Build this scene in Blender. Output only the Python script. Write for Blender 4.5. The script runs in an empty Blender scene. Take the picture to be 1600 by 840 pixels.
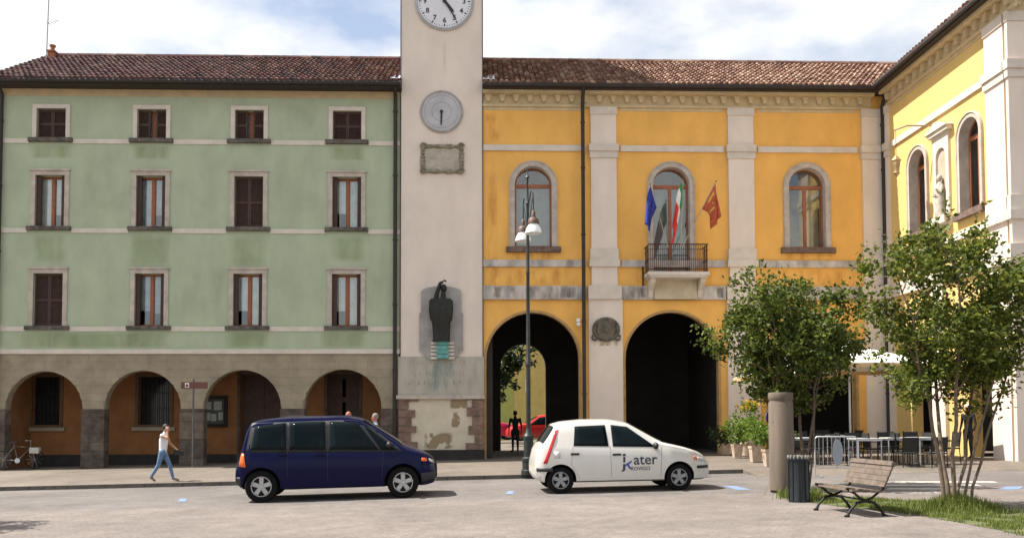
import bpy, bmesh, math, random
from mathutils import Vector, Matrix, noise
from mathutils.geometry import tessellate_polygon
random.seed(7)
R = math.radians
scene = bpy.context.scene
COL = scene.collection

# ---------------------------------------------------------------- camera
FPX, PX, PY = 1333.0, 800.0, 600.0            # focal length and principal point in photograph pixels (1600 x 840)
cam = bpy.data.cameras.new('camera'); camo = bpy.data.objects.new('camera', cam); COL.objects.link(camo)
cam.sensor_width = 36; cam.lens = 36 * FPX / 1600; cam.shift_y = (PY - 420) / 1600
cam.clip_start = .1; cam.clip_end = 3000
CAMR = Matrix.Rotation(R(-1.83), 3, 'Z') @ Matrix.Rotation(R(90 + 2.36), 3, 'X') @ Matrix.Rotation(-.003, 3, 'Z')
camo.location = (0, 0, 1.6); camo.rotation_euler = CAMR.to_euler()
scene.camera = camo

# ---------------------------------------------------------------- sky, sun, exposure
SUN_EL, SUN_AZ = 57.0, 7.0                     # from the left, 7 degrees behind the facades
sd = Vector((-math.cos(R(SUN_AZ)) * math.cos(R(SUN_EL)), math.sin(R(SUN_AZ)) * math.cos(R(SUN_EL)), math.sin(R(SUN_EL))))
world = bpy.data.worlds.new('World'); scene.world = world; world.use_nodes = True
nt = world.node_tree; N = nt.nodes; L = nt.links; N.clear()
out = N.new('ShaderNodeOutputWorld'); bg = N.new('ShaderNodeBackground'); bg.inputs[1].default_value = .10
sky = N.new('ShaderNodeTexSky'); sky.sky_type = 'NISHITA'; sky.sun_disc = False
sky.sun_elevation = R(SUN_EL); sky.sun_rotation = math.atan2(sd.x, sd.y); sky.air_density = 1.0; sky.dust_density = 1.5
tc = N.new('ShaderNodeTexCoord'); mp = N.new('ShaderNodeMapping'); mp.inputs['Scale'].default_value = (1.0, 1.0, 2.2)
mp.inputs['Location'].default_value = (0, 0, 0)
nz = N.new('ShaderNodeTexNoise'); nz.inputs['Scale'].default_value = 2.6; nz.inputs['Detail'].default_value = 9; nz.inputs['Roughness'].default_value = .56
rp = N.new('ShaderNodeValToRGB'); rp.color_ramp.elements[0].position = .40; rp.color_ramp.elements[1].position = .56; rp.color_ramp.elements[0].color = (.22, .22, .22, 1)
nz2 = N.new('ShaderNodeTexNoise'); nz2.inputs['Scale'].default_value = 5.0; nz2.inputs['Detail'].default_value = 6
rp2 = N.new('ShaderNodeValToRGB'); rp2.color_ramp.elements[0].position = .35; rp2.color_ramp.elements[1].position = .65
rp2.color_ramp.elements[0].color = (5.0, 5.2, 5.5, 1); rp2.color_ramp.elements[1].color = (6.4, 6.4, 6.3, 1)
mx = N.new('ShaderNodeMix'); mx.data_type = 'RGBA'
L.new(tc.outputs['Generated'], mp.inputs[0]); L.new(mp.outputs[0], nz.inputs['Vector']); L.new(mp.outputs[0], nz2.inputs['Vector'])
L.new(nz.outputs['Fac'], rp.inputs[0]); L.new(nz2.outputs['Fac'], rp2.inputs[0])
L.new(rp.outputs[0], mx.inputs[0]); L.new(sky.outputs[0], mx.inputs[6]); L.new(rp2.outputs[0], mx.inputs[7])
L.new(mx.outputs[2], bg.inputs[0]); L.new(bg.outputs[0], out.inputs[0])
sl = bpy.data.lights.new('sun', 'SUN'); sl.energy = 5.0; sl.angle = R(.5); sl.color = (1, .955, .88)
so = bpy.data.objects.new('sun', sl); COL.objects.link(so); so.rotation_euler = sd.to_track_quat('Z', 'Y').to_euler()
so.location = (-20, 10, 40)
vs = scene.view_settings; vs.view_transform = 'Standard'; vs.look = 'None'; vs.gamma = 1; vs.exposure = 0.88

# ---------------------------------------------------------------- pixel -> place
CAMC = Vector((0, 0, 1.6))
SLOPE = .0185                                   # the square climbs gently to the right
def ray(px, py): return CAMR @ Vector(((px - PX) / FPX, -(py - PY) / FPX, -1))
def onY(px, py, Y): d = ray(px, py); return CAMC + d * (Y / d.y)
def gz(x, y):
    z = SLOPE * x
    if y > KERB_Y: z += .10 + .10 * min(1, (y - KERB_Y) / (31.5 - KERB_Y))
    return z
KERB_Y = 22.95
def onG(px, py, up=0):
    d = ray(px, py); t = (up - 1.6) / (d.z - SLOPE * d.x); p = CAMC + d * t
    return p
def onWalk(px, py):
    d = ray(px, py); t = 10
    for _ in range(30):
        p = CAMC + d * t; k = .10 + .10 * min(1, max(0, (p.y - KERB_Y) / (31.5 - KERB_Y)))
        t = (k - 1.6) / (d.z - SLOPE * d.x)
    return CAMC + d * t

# ---------------------------------------------------------------- mesh helpers
BASE = {}
def reg(o, base): BASE[o.name] = Vector(base); return o
def thing(name, label, cat, loc=(0, 0, 0), rz=0, group=None, kind=None):
    o = bpy.data.objects.new(name, None); COL.objects.link(o); o.location = loc; o.rotation_euler = (0, 0, rz)
    o.empty_display_size = .2
    o['label'] = label; o['category'] = cat
    if group: o['group'] = group
    if kind: o['kind'] = kind
    return o
def tag(o, label, cat, group=None):
    o['label'] = label; o['category'] = cat
    if group: o['group'] = group
    return o
def struct(o): o['kind'] = 'structure'; return o
def inst(src, name, parent, loc=None, rot=None, scale=None):
    o = bpy.data.objects.new(name, src.data); COL.objects.link(o); o.parent = parent
    if loc is not None: o.location = loc
    if rot is not None: o.rotation_euler = rot
    if scale is not None: o.scale = scale
    return o
def dup(src, parent=None):
    c = src.copy(); COL.objects.link(c); c.parent = parent
    for ch in list(src.children): dup(ch, c)
    return c

class MB:
    def __init__(s, T=None): s.v = []; s.f = []; s.T = T; s.c = []; s.tint = None; s.mi = []; s.m = 0
    def add(s, vs, fs):
        o = len(s.v)
        for p in vs: s.v.append(tuple(s.T(*p)) if s.T else tuple(p))
        for f in fs:
            s.f.append(tuple(i + o for i in f)); s.c.append(s.tint); s.mi.append(s.m)
    def box(s, x0, y0, z0, x1, y1, z1):
        v = [(x0, y0, z0), (x1, y0, z0), (x1, y1, z0), (x0, y1, z0), (x0, y0, z1), (x1, y0, z1), (x1, y1, z1), (x0, y1, z1)]
        s.add(v, [(0, 3, 2, 1), (4, 5, 6, 7), (0, 1, 5, 4), (1, 2, 6, 5), (2, 3, 7, 6), (3, 0, 4, 7)]); return s
    def rbox(s, c, size, rot=(0, 0, 0)):
        M = Matrix.LocRotScale(Vector(c), Matrix.Identity(3).to_quaternion() if rot == (0, 0, 0) else __import__('mathutils').Euler(rot).to_quaternion(), Vector(size))
        v = [M @ Vector(p) for p in [(-.5, -.5, -.5), (.5, -.5, -.5), (.5, .5, -.5), (-.5, .5, -.5), (-.5, -.5, .5), (.5, -.5, .5), (.5, .5, .5), (-.5, .5, .5)]]
        s.add(v, [(0, 3, 2, 1), (4, 5, 6, 7), (0, 1, 5, 4), (1, 2, 6, 5), (2, 3, 7, 6), (3, 0, 4, 7)]); return s
    def wall(s, outer, holes, n0, n1):           # polygon with holes in (u, z), from depth n0 (front) to n1 (back)
        loops = [outer] + holes
        fl = [p for l in loops for p in l]; n = len(fl)
        tris = tessellate_polygon([[Vector((p[0], p[1], 0)) for p in l] for l in loops])
        vs = [(p[0], n0, p[1]) for p in fl] + [(p[0], n1, p[1]) for p in fl]
        fs = [tuple(t) for t in tris] + [tuple(i + n for i in reversed(t)) for t in tris]
        o = 0
        for l in loops:
            k = len(l)
            for i in range(k): j = (i + 1) % k; fs.append((o + i, o + j, o + j + n, o + i + n))
            o += k
        s.add(vs, fs); return s
    def tube(s, pts, r, seg=8, cap=True):
        pts = [Vector(p) for p in pts]; n = len(pts)
        rs = r if isinstance(r, (list, tuple)) else [r] * n
        vs = []; fs = []; up = None
        for i, p in enumerate(pts):
            d = (pts[min(i + 1, n - 1)] - pts[max(i - 1, 0)])
            if d.length < 1e-9: d = Vector((0, 0, 1))
            d.normalize()
            if up is None: up = d.orthogonal().normalized()
            up = (up - d * up.dot(d)); up = up.normalized() if up.length > 1e-6 else d.orthogonal().normalized()
            w = d.cross(up)
            for k in range(seg):
                a = 2 * math.pi * k / seg; vs.append(p + (up * math.cos(a) + w * math.sin(a)) * rs[i])
        for i in range(n - 1):
            for k in range(seg):
                a = i * seg + k; b = i * seg + (k + 1) % seg; fs.append((a, b, b + seg, a + seg))
        if cap: fs.append(tuple(range(seg - 1, -1, -1))); fs.append(tuple(range((n - 1) * seg, n * seg)))
        s.add(vs, fs); return s
    def lathe(s, prof, c=(0, 0, 0), seg=16, axis='Z', cap=True):
        vs = []; fs = []
        for r, z in prof:
            for k in range(seg):
                a = 2 * math.pi * k / seg; x, y = r * math.cos(a), r * math.sin(a)
                p = (x, y, z) if axis == 'Z' else ((x, z, y) if axis == 'Y' else (z, x, y))
                vs.append((c[0] + p[0], c[1] + p[1], c[2] + p[2]))
        for i in range(len(prof) - 1):
            for k in range(seg):
                a = i * seg + k; b = i * seg + (k + 1) % seg; fs.append((a, b, b + seg, a + seg))
        n = len(prof)
        if cap: fs.append(tuple(range(seg - 1, -1, -1))); fs.append(tuple(range((n - 1) * seg, n * seg)))
        s.add(vs, fs); return s
    def ball(s, c, r, seg=12, rings=8, M=None):
        if not isinstance(r, (list, tuple)): r = (r, r, r)
        vs = []; fs = []
        for i in range(rings + 1):
            t = math.pi * i / rings
            for k in range(seg):
                a = 2 * math.pi * k / seg
                p = Vector((r[0] * math.sin(t) * math.cos(a), r[1] * math.sin(t) * math.sin(a), r[2] * math.cos(t)))
                if M: p = M @ p
                vs.append(p + Vector(c))
        for i in range(rings):
            for k in range(seg):
                a = i * seg + k; b = i * seg + (k + 1) % seg; fs.append((a, a + seg, b + seg, b))
        s.add(vs, fs); return s
    def build(s, name, mat, parent=None, smooth=None, base=None, clean=True, kind=None):
        b = base
        if b is None and parent is not None: b = BASE.get(parent.name, Vector((0, 0, 0)))
        if b is None: b = Vector((0, 0, 0))
        me = bpy.data.meshes.new(name)
        me.from_pydata([(p[0] - b[0], p[1] - b[1], p[2] - b[2]) for p in s.v], [], s.f)
        if any(t is not None for t in s.c):
            at = me.color_attributes.new('tint', 'FLOAT_COLOR', 'CORNER'); dat = []
            for p in me.polygons:
                t = s.c[p.index] or (1, 1, 1); dat += [t[0], t[1], t[2], 1] * p.loop_total
            at.data.foreach_set('color', dat)
        if any(s.mi): me.polygons.foreach_set('material_index', s.mi)
        if clean:
            bm = bmesh.new(); bm.from_mesh(me); bmesh.ops.remove_doubles(bm, verts=bm.verts, dist=1e-5)
            bmesh.ops.recalc_face_normals(bm, faces=bm.faces); bm.to_mesh(me); bm.free()
        for m in (mat if isinstance(mat, (list, tuple)) else [mat]): me.materials.append(m)
        if smooth is not None:
            me.polygons.foreach_set('use_smooth', [True] * len(me.polygons))
            if smooth < 180: me.set_sharp_from_angle(angle=R(smooth))
        o = bpy.data.objects.new(name, me); COL.objects.link(o)
        if parent is not None: o.parent = parent
        if b is not None: BASE[o.name] = Vector(b)
        if kind: o['kind'] = kind
        return o

def arch_pts(u0, u1, z0, zs, n=14):              # arched outline, counter-clockwise from bottom-left over the crown
    c = (u0 + u1) / 2; r = (u1 - u0) / 2
    pts = [(u1, z0)]
    for i in range(n + 1):
        a = math.pi * i / n; pts.append((c + r * math.cos(a), zs + r * math.sin(a)))
    pts.append((u0, z0)); return pts
def rect_pts(u0, u1, z0, z1): return [(u0, z0), (u1, z0), (u1, z1), (u0, z1)]
def outer_with_arches(u0, u1, z0, z1, arches):   # arches standing on the bottom edge, sorted by u
    p = [(u0, z0)]
    for (a, b, zs) in arches:
        q = arch_pts(a, b, z0, zs); p += list(reversed(q))
    p += [(u1, z0), (u1, z1), (u0, z1)]
    return p
def band(u0, u1, z0, z1, n0=-.05, n1=.06, T=None): return MB(T).box(u0, n0, z0, u1, n1, z1)

# ---------------------------------------------------------------- materials
MATS = {}
def mat(name, col, rough=.8, var=.12, scale=1.5, bump=.15, bscale=25, metal=0, spec=.5, streak=0, tint=False, col2=None, detail=5, coat=0):
    if name in MATS: return MATS[name]
    m = bpy.data.materials.new(name); m.use_nodes = True; MATS[name] = m
    t = m.node_tree; n = t.nodes; l = t.links; b = n['Principled BSDF']
    b.inputs['Roughness'].default_value = rough; b.inputs['Metallic'].default_value = metal; b.inputs['Specular IOR Level'].default_value = spec
    b.inputs['Coat Weight'].default_value = coat; b.inputs['Coat Roughness'].default_value = .05
    c = n.new('ShaderNodeTexCoord')
    z = n.new('ShaderNodeTexNoise'); z.inputs['Scale'].default_value = scale; z.inputs['Detail'].default_value = detail; z.inputs['Roughness'].default_value = .62
    if streak:
        mpp = n.new('ShaderNodeMapping'); mpp.inputs['Scale'].default_value = (1, 1, streak); l.new(c.outputs['Object'], mpp.inputs[0]); l.new(mpp.outputs[0], z.inputs['Vector'])
    else: l.new(c.outputs['Object'], z.inputs['Vector'])
    r = n.new('ShaderNodeMapRange'); r.inputs[1].default_value = .32; r.inputs[2].default_value = .68
    l.new(z.outputs['Fac'], r.inputs[0])
    mixn = n.new('ShaderNodeMix'); mixn.data_type = 'RGBA'
    lo = tuple(x * (1 - var) for x in col); hi = tuple(min(1, x * (1 + var)) for x in col)
    if col2: lo = col2
    mixn.inputs[6].default_value = (*lo, 1); mixn.inputs[7].default_value = (*hi, 1); l.new(r.outputs[0], mixn.inputs[0])
    src = mixn.outputs[2]
    if tint:
        a = n.new('ShaderNodeAttribute'); a.attribute_name = 'tint'
        mm = n.new('ShaderNodeMix'); mm.data_type = 'RGBA'; mm.blend_type = 'MULTIPLY'; mm.inputs[0].default_value = 1
        l.new(src, mm.inputs[6]); l.new(a.outputs['Color'], mm.inputs[7]); src = mm.outputs[2]
    l.new(src, b.inputs['Base Color'])
    if bump:
        z2 = n.new('ShaderNodeTexNoise'); z2.inputs['Scale'].default_value = bscale; z2.inputs['Detail'].default_value = 4
        l.new(c.outputs['Object'], z2.inputs['Vector'])
        bp = n.new('ShaderNodeBump'); bp.inputs['Strength'].default_value = bump; bp.inputs['Distance'].default_value = .02
        l.new(z2.outputs['Fac'], bp.inputs['Height']); l.new(bp.outputs[0], b.inputs['Normal'])
    return m
def glass_mat(name, tintc=(.9, .95, .95), refl=.12):
    m = bpy.data.materials.new(name); m.use_nodes = True; MATS[name] = m
    t = m.node_tree; n = t.nodes; l = t.links; n.clear()
    o = n.new('ShaderNodeOutputMaterial'); tr = n.new('ShaderNodeBsdfTransparent'); tr.inputs[0].default_value = (*tintc, 1)
    g = n.new('ShaderNodeBsdfGlossy'); g.inputs['Roughness'].default_value = .04; g.inputs[0].default_value = (1, 1, 1, 1)
    f = n.new('ShaderNodeFresnel'); f.inputs[0].default_value = 1.5
    ad = n.new('ShaderNodeMath'); ad.operation = 'ADD'; ad.inputs[1].default_value = refl; ad.use_clamp = True
    x = n.new('ShaderNodeMixShader'); l.new(f.outputs[0], ad.inputs[0]); l.new(ad.outputs[0], x.inputs[0]); l.new(tr.outputs[0], x.inputs[1]); l.new(g.outputs[0], x.inputs[2]); l.new(x.outputs[0], o.inputs[0])
    return m
def stain_mat(name, col, amount=.8, scale=3, lo=.42, hi=.62, zs=.5, edge=True):
    m = bpy.data.materials.new(name); m.use_nodes = True; MATS[name] = m
    t = m.node_tree; n = t.nodes; l = t.links; b = n['Principled BSDF']; b.inputs['Base Color'].default_value = (*col, 1); b.inputs['Roughness'].default_value = .9
    c = n.new('ShaderNodeTexCoord'); mp_ = n.new('ShaderNodeMapping'); mp_.inputs['Scale'].default_value = (1, 1, zs)
    z = n.new('ShaderNodeTexNoise'); z.inputs['Scale'].default_value = scale; z.inputs['Detail'].default_value = 6
    l.new(c.outputs['Object'], mp_.inputs[0]); l.new(mp_.outputs[0], z.inputs['Vector'])
    r = n.new('ShaderNodeMapRange'); r.inputs[1].default_value = lo; r.inputs[2].default_value = hi; r.inputs[4].default_value = amount
    l.new(z.outputs['Fac'], r.inputs[0]); src = r.outputs[0]
    if edge:                                     # fades towards the rim of the patch (generated coordinates)
        g = n.new('ShaderNodeSeparateXYZ'); l.new(c.outputs['Generated'], g.inputs[0])
        prod = src
        for k in (0, 2):
            w = n.new('ShaderNodeMath'); w.operation = 'PINGPONG'; w.inputs[1].default_value = .5; l.new(g.outputs[k], w.inputs[0])
            s2 = n.new('ShaderNodeMath'); s2.operation = 'MULTIPLY'; s2.inputs[1].default_value = 5; s2.use_clamp = True; l.new(w.outputs[0], s2.inputs[0])
            pr = n.new('ShaderNodeMath'); pr.operation = 'MULTIPLY'; l.new(prod, pr.inputs[0]); l.new(s2.outputs[0], pr.inputs[1]); prod = pr.outputs[0]
        src = prod
    l.new(src, b.inputs['Alpha'])
    return m
def leaf_mat(name, col, col2, trans=.35):
    m = bpy.data.materials.new(name); m.use_nodes = True; MATS[name] = m
    t = m.node_tree; n = t.nodes; l = t.links; n.clear()
    o = n.new('ShaderNodeOutputMaterial'); d = n.new('ShaderNodeBsdfPrincipled'); d.inputs['Roughness'].default_value = .55; d.inputs['Specular IOR Level'].default_value = .3
    tr = n.new('ShaderNodeBsdfTranslucent'); x = n.new('ShaderNodeMixShader'); x.inputs[0].default_value = trans
    a = n.new('ShaderNodeAttribute'); a.attribute_name = 'tint'
    mm = n.new('ShaderNodeMix'); mm.data_type = 'RGBA'; mm.inputs[6].default_value = (*col, 1); mm.inputs[7].default_value = (*col2, 1)
    sp = n.new('ShaderNodeSeparateColor'); l.new(a.outputs['Color'], sp.inputs[0]); l.new(sp.outputs[0], mm.inputs[0])
    l.new(mm.outputs[2], d.inputs['Base Color']); l.new(mm.outputs[2], tr.inputs[0])
    l.new(d.outputs[0], x.inputs[1]); l.new(tr.outputs[0], x.inputs[2]); l.new(x.outputs[0], o.inputs[0])
    return m

GREEN = mat('green_plaster', (.392, .445, .305), .9, .11, 1.1, .25, 22, streak=.6, detail=10)
YELLOW = mat('yellow_plaster', (.80, .435, .105), .9, .10, 1.1, .25, 22, streak=.6, detail=10)
WYELLOW = mat('sunlit_yellow_plaster', (.68, .48, .17), .9, .07, .8, .1, 30, streak=.6)  # same yellow paint, with the wing's bright sunlight put into its colour
CREAM = mat('cream_plaster', (.72, .62, .53), .9, .07, 1.2, .2, 22, streak=.5)
PALE = mat('pale_stone', (.62, .55, .47), .85, .10, 2.2, .1, 30)
TRIM = mat('weathered_stone', (.46, .40, .34), .9, .2, 3.0, .2, 25)
BANDM = mat('stained_band_stone', (.44, .40, .36), .9, .45, 2.2, .2, 25, streak=.5)
FRIEZE = mat('ochre_frieze', (.56, .45, .27), .9, .12, 3, .1, 30)
TANB = mat('tan_frieze', (.50, .38, .22), .9, .12, 2, .1, 30)
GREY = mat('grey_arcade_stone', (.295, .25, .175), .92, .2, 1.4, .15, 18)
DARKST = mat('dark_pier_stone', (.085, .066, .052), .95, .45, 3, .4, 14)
MORTAR = mat('mortar', (.26, .22, .155), .95, .2, 4, .3, 30)
REDST = mat('reddish_quoin_stone', (.20, .13, .10), .95, .35, 4, .4, 14)
BROWN = mat('brown_arcade_plaster', (.24, .105, .036), .95, .18, 1.6, .15, 25)
PLINTH = mat('blackened_plinth', (.032, .028, .025), .95, .3, 3, .3, 18)
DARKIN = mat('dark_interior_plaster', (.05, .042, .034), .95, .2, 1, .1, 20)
WOODD = mat('dark_shutter_wood', (.055, .027, .018), .7, .25, 6, .1, 40)
WOODO = mat('orange_brown_wood', (.30, .10, .04), .55, .15, 8, .05, 40)
CURT = mat('net_curtain', (.78, .76, .72), .95, .15, 3, 0)
CURTB = mat('bluish_curtain', (.46, .50, .54), .95, .2, 3, 0)
PIPE = mat('dark_downpipe_metal', (.035, .028, .024), .6, .2, 5, 0, metal=.3)
GUTTER = mat('dark_gutter', (.03, .022, .02), .7, .2, 4, 0)
TILE = mat('clay_tiles', (.80, .80, .80), .9, .22, 9, .25, 40, tint=True)
GLASS = glass_mat('window_glass', (.94, .97, .96), .05)
IRON = mat('dark_iron', (.02, .018, .016), .5, .2, 8, 0, metal=.6)
LAMPM = mat('green_black_cast_iron', (.03, .036, .035), .45, .25, 7, .05, 40, metal=.3)
RUST = mat('rusty_iron', (.07, .028, .016), .8, .4, 10, .1, 40)
WHITEP = mat('white_enamel', (.80, .80, .78), .35, .05, 4, 0)
BRONZE = mat('dark_bronze', (.022, .022, .018), .55, .4, 8, .1, 30, metal=.4)

def ground_mat(name, col, joint=None):
    m = bpy.data.materials.new(name); m.use_nodes = True; MATS[name] = m
    t = m.node_tree; n = t.nodes; l = t.links; b = n['Principled BSDF']; b.inputs['Roughness'].default_value = .9; b.inputs['Specular IOR Level'].default_value = .25
    c = n.new('ShaderNodeTexCoord'); acc = None
    for sc, lo, hi, det in ((.35, .80, 1.16, 4), (2.2, .84, 1.14, 8), (14, .82, 1.18, 6), (75, .70, 1.28, 2)):
        mp0 = n.new('ShaderNodeMapping'); mp0.inputs['Location'].default_value = (sc, 3 * sc, 0); l.new(c.outputs['Object'], mp0.inputs[0])
        z = n.new('ShaderNodeTexNoise'); z.inputs['Scale'].default_value = sc; z.inputs['Detail'].default_value = det; z.inputs['Roughness'].default_value = .6; l.new(mp0.outputs[0], z.inputs['Vector'])
        r = n.new('ShaderNodeMapRange'); r.inputs[1].default_value = .3; r.inputs[2].default_value = .7; r.inputs[3].default_value = lo; r.inputs[4].default_value = hi; l.new(z.outputs['Fac'], r.inputs[0])
        if acc is None: acc = r.outputs[0]
        else:
            mu = n.new('ShaderNodeMath'); mu.operation = 'MULTIPLY'; l.new(acc, mu.inputs[0]); l.new(r.outputs[0], mu.inputs[1]); acc = mu.outputs[0]
    if joint:
        br = n.new('ShaderNodeTexBrick'); br.inputs['Scale'].default_value = 1; br.inputs['Brick Width'].default_value = joint[0]; br.inputs['Row Height'].default_value = joint[1]; br.inputs['Mortar Size'].default_value = joint[2]
        br.inputs['Color1'].default_value = (1.03, 1.03, 1.03, 1); br.inputs['Color2'].default_value = (.95, .95, .95, 1); br.inputs['Mortar'].default_value = (.86, .86, .86, 1); l.new(c.outputs['Object'], br.inputs['Vector'])
        mu = n.new('ShaderNodeMath'); mu.operation = 'MULTIPLY'; l.new(acc, mu.inputs[0]); l.new(br.outputs['Color'], mu.inputs[1]); acc = mu.outputs[0]
    mx_c = n.new('ShaderNodeMix'); mx_c.data_type = 'RGBA'; mx_c.blend_type = 'MULTIPLY'; mx_c.inputs[0].default_value = 1; mx_c.inputs[6].default_value = (*col, 1); l.new(acc, mx_c.inputs[7]); l.new(mx_c.outputs[2], b.inputs['Base Color'])
    z2 = n.new('ShaderNodeTexNoise'); z2.inputs['Scale'].default_value = 50; z2.inputs['Detail'].default_value = 4; l.new(c.outputs['Object'], z2.inputs['Vector'])
    bp = n.new('ShaderNodeBump'); bp.inputs['Strength'].default_value = .35; bp.inputs['Distance'].default_value = .02; l.new(z2.outputs['Fac'], bp.inputs['Height']); l.new(bp.outputs[0], b.inputs['Normal'])
    return m
# ---------------------------------------------------------------- ground
PIAZZA = ground_mat('pinkish_paving', (.195, .166, .148), (.11, .11, .006))
ROADM = ground_mat('grey_pink_road', (.158, .141, .13))
WALKM = ground_mat('beige_pavement', (.175, .145, .118), (.5, .25, .006))
KERBM = mat('kerb_stone', (.075, .066, .058), .9, .25, 5, .2, 30)
def sheet(name, x0, x1, y0, y1, dz, m, nx=1, ny=1, zf=None):
    b = MB(); vs = []; fs = []
    for j in range(ny + 1):
        for i in range(nx + 1):
            x = x0 + (x1 - x0) * i / nx; y = y0 + (y1 - y0) * j / ny
            vs.append((x, y, (zf(x, y) if zf else SLOPE * x) + dz))
    for j in range(ny):
        for i in range(nx): a = j * (nx + 1) + i; fs.append((a, a + 1, a + nx + 2, a + nx + 1))
    b.add(vs, fs); return struct(b.build(name, m, clean=False))
def farz(x, y):                                  # level beyond the square
    return SLOPE * max(-40, min(40, x)) - .02
g = MB(); xs = [-900, -40, 40, 900]; vs = [(x, y, farz(x, y)) for y in (-900, 900) for x in xs]
g.add(vs, [(i, i + 1, i + 5, i + 4) for i in range(3)]); struct(g.build('ground', PIAZZA, clean=False))
sheet('piazza', -38, 38, -30, 17.1, 0, PIAZZA)
sheet('road', -38, 38, 17.1, KERB_Y, .0, ROADM)
sheet('pavement', -38, 38, KERB_Y + .16, 62, 0, WALKM, 1, 2, lambda x, y: SLOPE * x + .10 + .10 * min(1, (y - KERB_Y) / (31.5 - KERB_Y)))
b = MB(); b.add([(6.985, 21.6, SLOPE * 6.985), (6.985, KERB_Y + .16, SLOPE * 6.985), (6.985, KERB_Y + .16, SLOPE * 6.985 + .104)], [(0, 1, 2)]); struct(b.build('ramp_side', WALKM, clean=False))
sheet('dropped_pavement', 6.985, 38, 21.6, KERB_Y + .16, .004, WALKM, 1, 1, lambda x, y: SLOPE * x + (.10 if y > 22 else 0))
for i in range(27):                               # kerb stones, one by one
    x0 = -20 + i * 1.0
    if i == 0:
        KERB = thing('kerb', 'low dark stone kerb along the pavement edge', 'kerb', (0, KERB_Y, 0)); KERB['kind'] = 'structure'
    b = MB(); za, zb = SLOPE * x0, SLOPE * (x0 + .985)
    b.add([(x0, KERB_Y, za - .05), (x0 + .985, KERB_Y, zb - .05), (x0 + .985, KERB_Y + .16, zb - .05), (x0, KERB_Y + .16, za - .05),
           (x0, KERB_Y + .02, za + .104), (x0 + .985, KERB_Y + .02, zb + .104), (x0 + .985, KERB_Y + .16, zb + .104), (x0, KERB_Y + .16, za + .104)],
          [(0, 3, 2, 1), (4, 5, 6, 7), (0, 1, 5, 4), (1, 2, 6, 5), (2, 3, 7, 6), (3, 0, 4, 7)])
    b.build('kerb_stone', KERBM, KERB, base=(0, KERB_Y, 0))
# painted marks
BLUEP = mat('worn_blue_paint', (.17, .24, .40), .8, .3, 12, 0)
WHITEM = mat('worn_white_paint', (.40, .37, .34), .85, .25, 10, 0)
def mark(name, pts, m, dz=.005):
    b = MB(); b.add([(p.x, p.y, SLOPE * p.x + dz) for p in pts], [tuple(range(len(pts)))])
    return struct(b.build(name, m, clean=False))
for (x, y, w) in [(285, 781, 16), (797, 769, 14), (1580, 762, 40)]:
    mark('parking_mark', [onG(x - w * .5, y + 2.2), onG(x + w * .28, y + 2.2), onG(x + w * .5, y - 2.4), onG(x - w * .2, y - 2.4)], BLUEP)
mark('parking_mark', [onG(1128, 758), onG(1150, 764.5), onG(1175, 765), onG(1150, 759)], BLUEP)
for k, y in enumerate((752.5, 757.5, 763, 769)):
    mark('crossing_stripe', [onG(1376 + k * 4, y + 1.2), onG(1560 - k * 26, y + 1.2), onG(1552 - k * 26, y - 1.2), onG(1382 + k * 4, y - 1.2)], WHITEM)

# ---------------------------------------------------------------- buildings
YF = 31.5
def TF(u, n, z): return (u, YF + n, z)
EAVE, RIDGE_Y, RIDGE_Z, SL_Y0 = 13.98, 35.3, 16.62, 30.92
def rz_at(y): return EAVE + (RIDGE_Z - EAVE) * (y - SL_Y0) / (RIDGE_Y - SL_Y0)

def tile_field(cols, row_len, origin_fn, tint_fn, name, parent):
    """barrel tiles; origin_fn(col, s) -> (point, down-slope dir, side dir, normal) ; cols = list of (col key, s0, s1)"""
    b = MB()
    for key, s0, s1 in cols:
        n = max(1, int((s1 - s0) / row_len))
        for k in range(n):
            sa = s0 + k * row_len; L_ = row_len * 1.12
            p, dn, sdv, nm = origin_fn(key, sa)
            rr = .096 + random.uniform(-.006, .006); off = random.uniform(-.014, .014); lift = random.uniform(0, .018)
            b.tint = tint_fn(p)
            ring = []
            for (t, rad, hh) in ((0, rr, .045 + lift), (L_, rr * .8, .012)):
                q = p - dn * t + sdv * (off)
                for i in range(6):
                    a = math.pi * i / 5
                    ring.append(q + sdv * (math.cos(a) * rad) + nm * (math.sin(a) * rad * .9 + hh - .03))
            fs = [(i, i + 1, i + 7, i + 6) for i in range(5)] + [(0, 1, 2, 3, 4, 5)]
            b.add(ring, fs)
    o = b.build(name, TILE, parent, clean=False, kind='stuff'); return o

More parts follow.
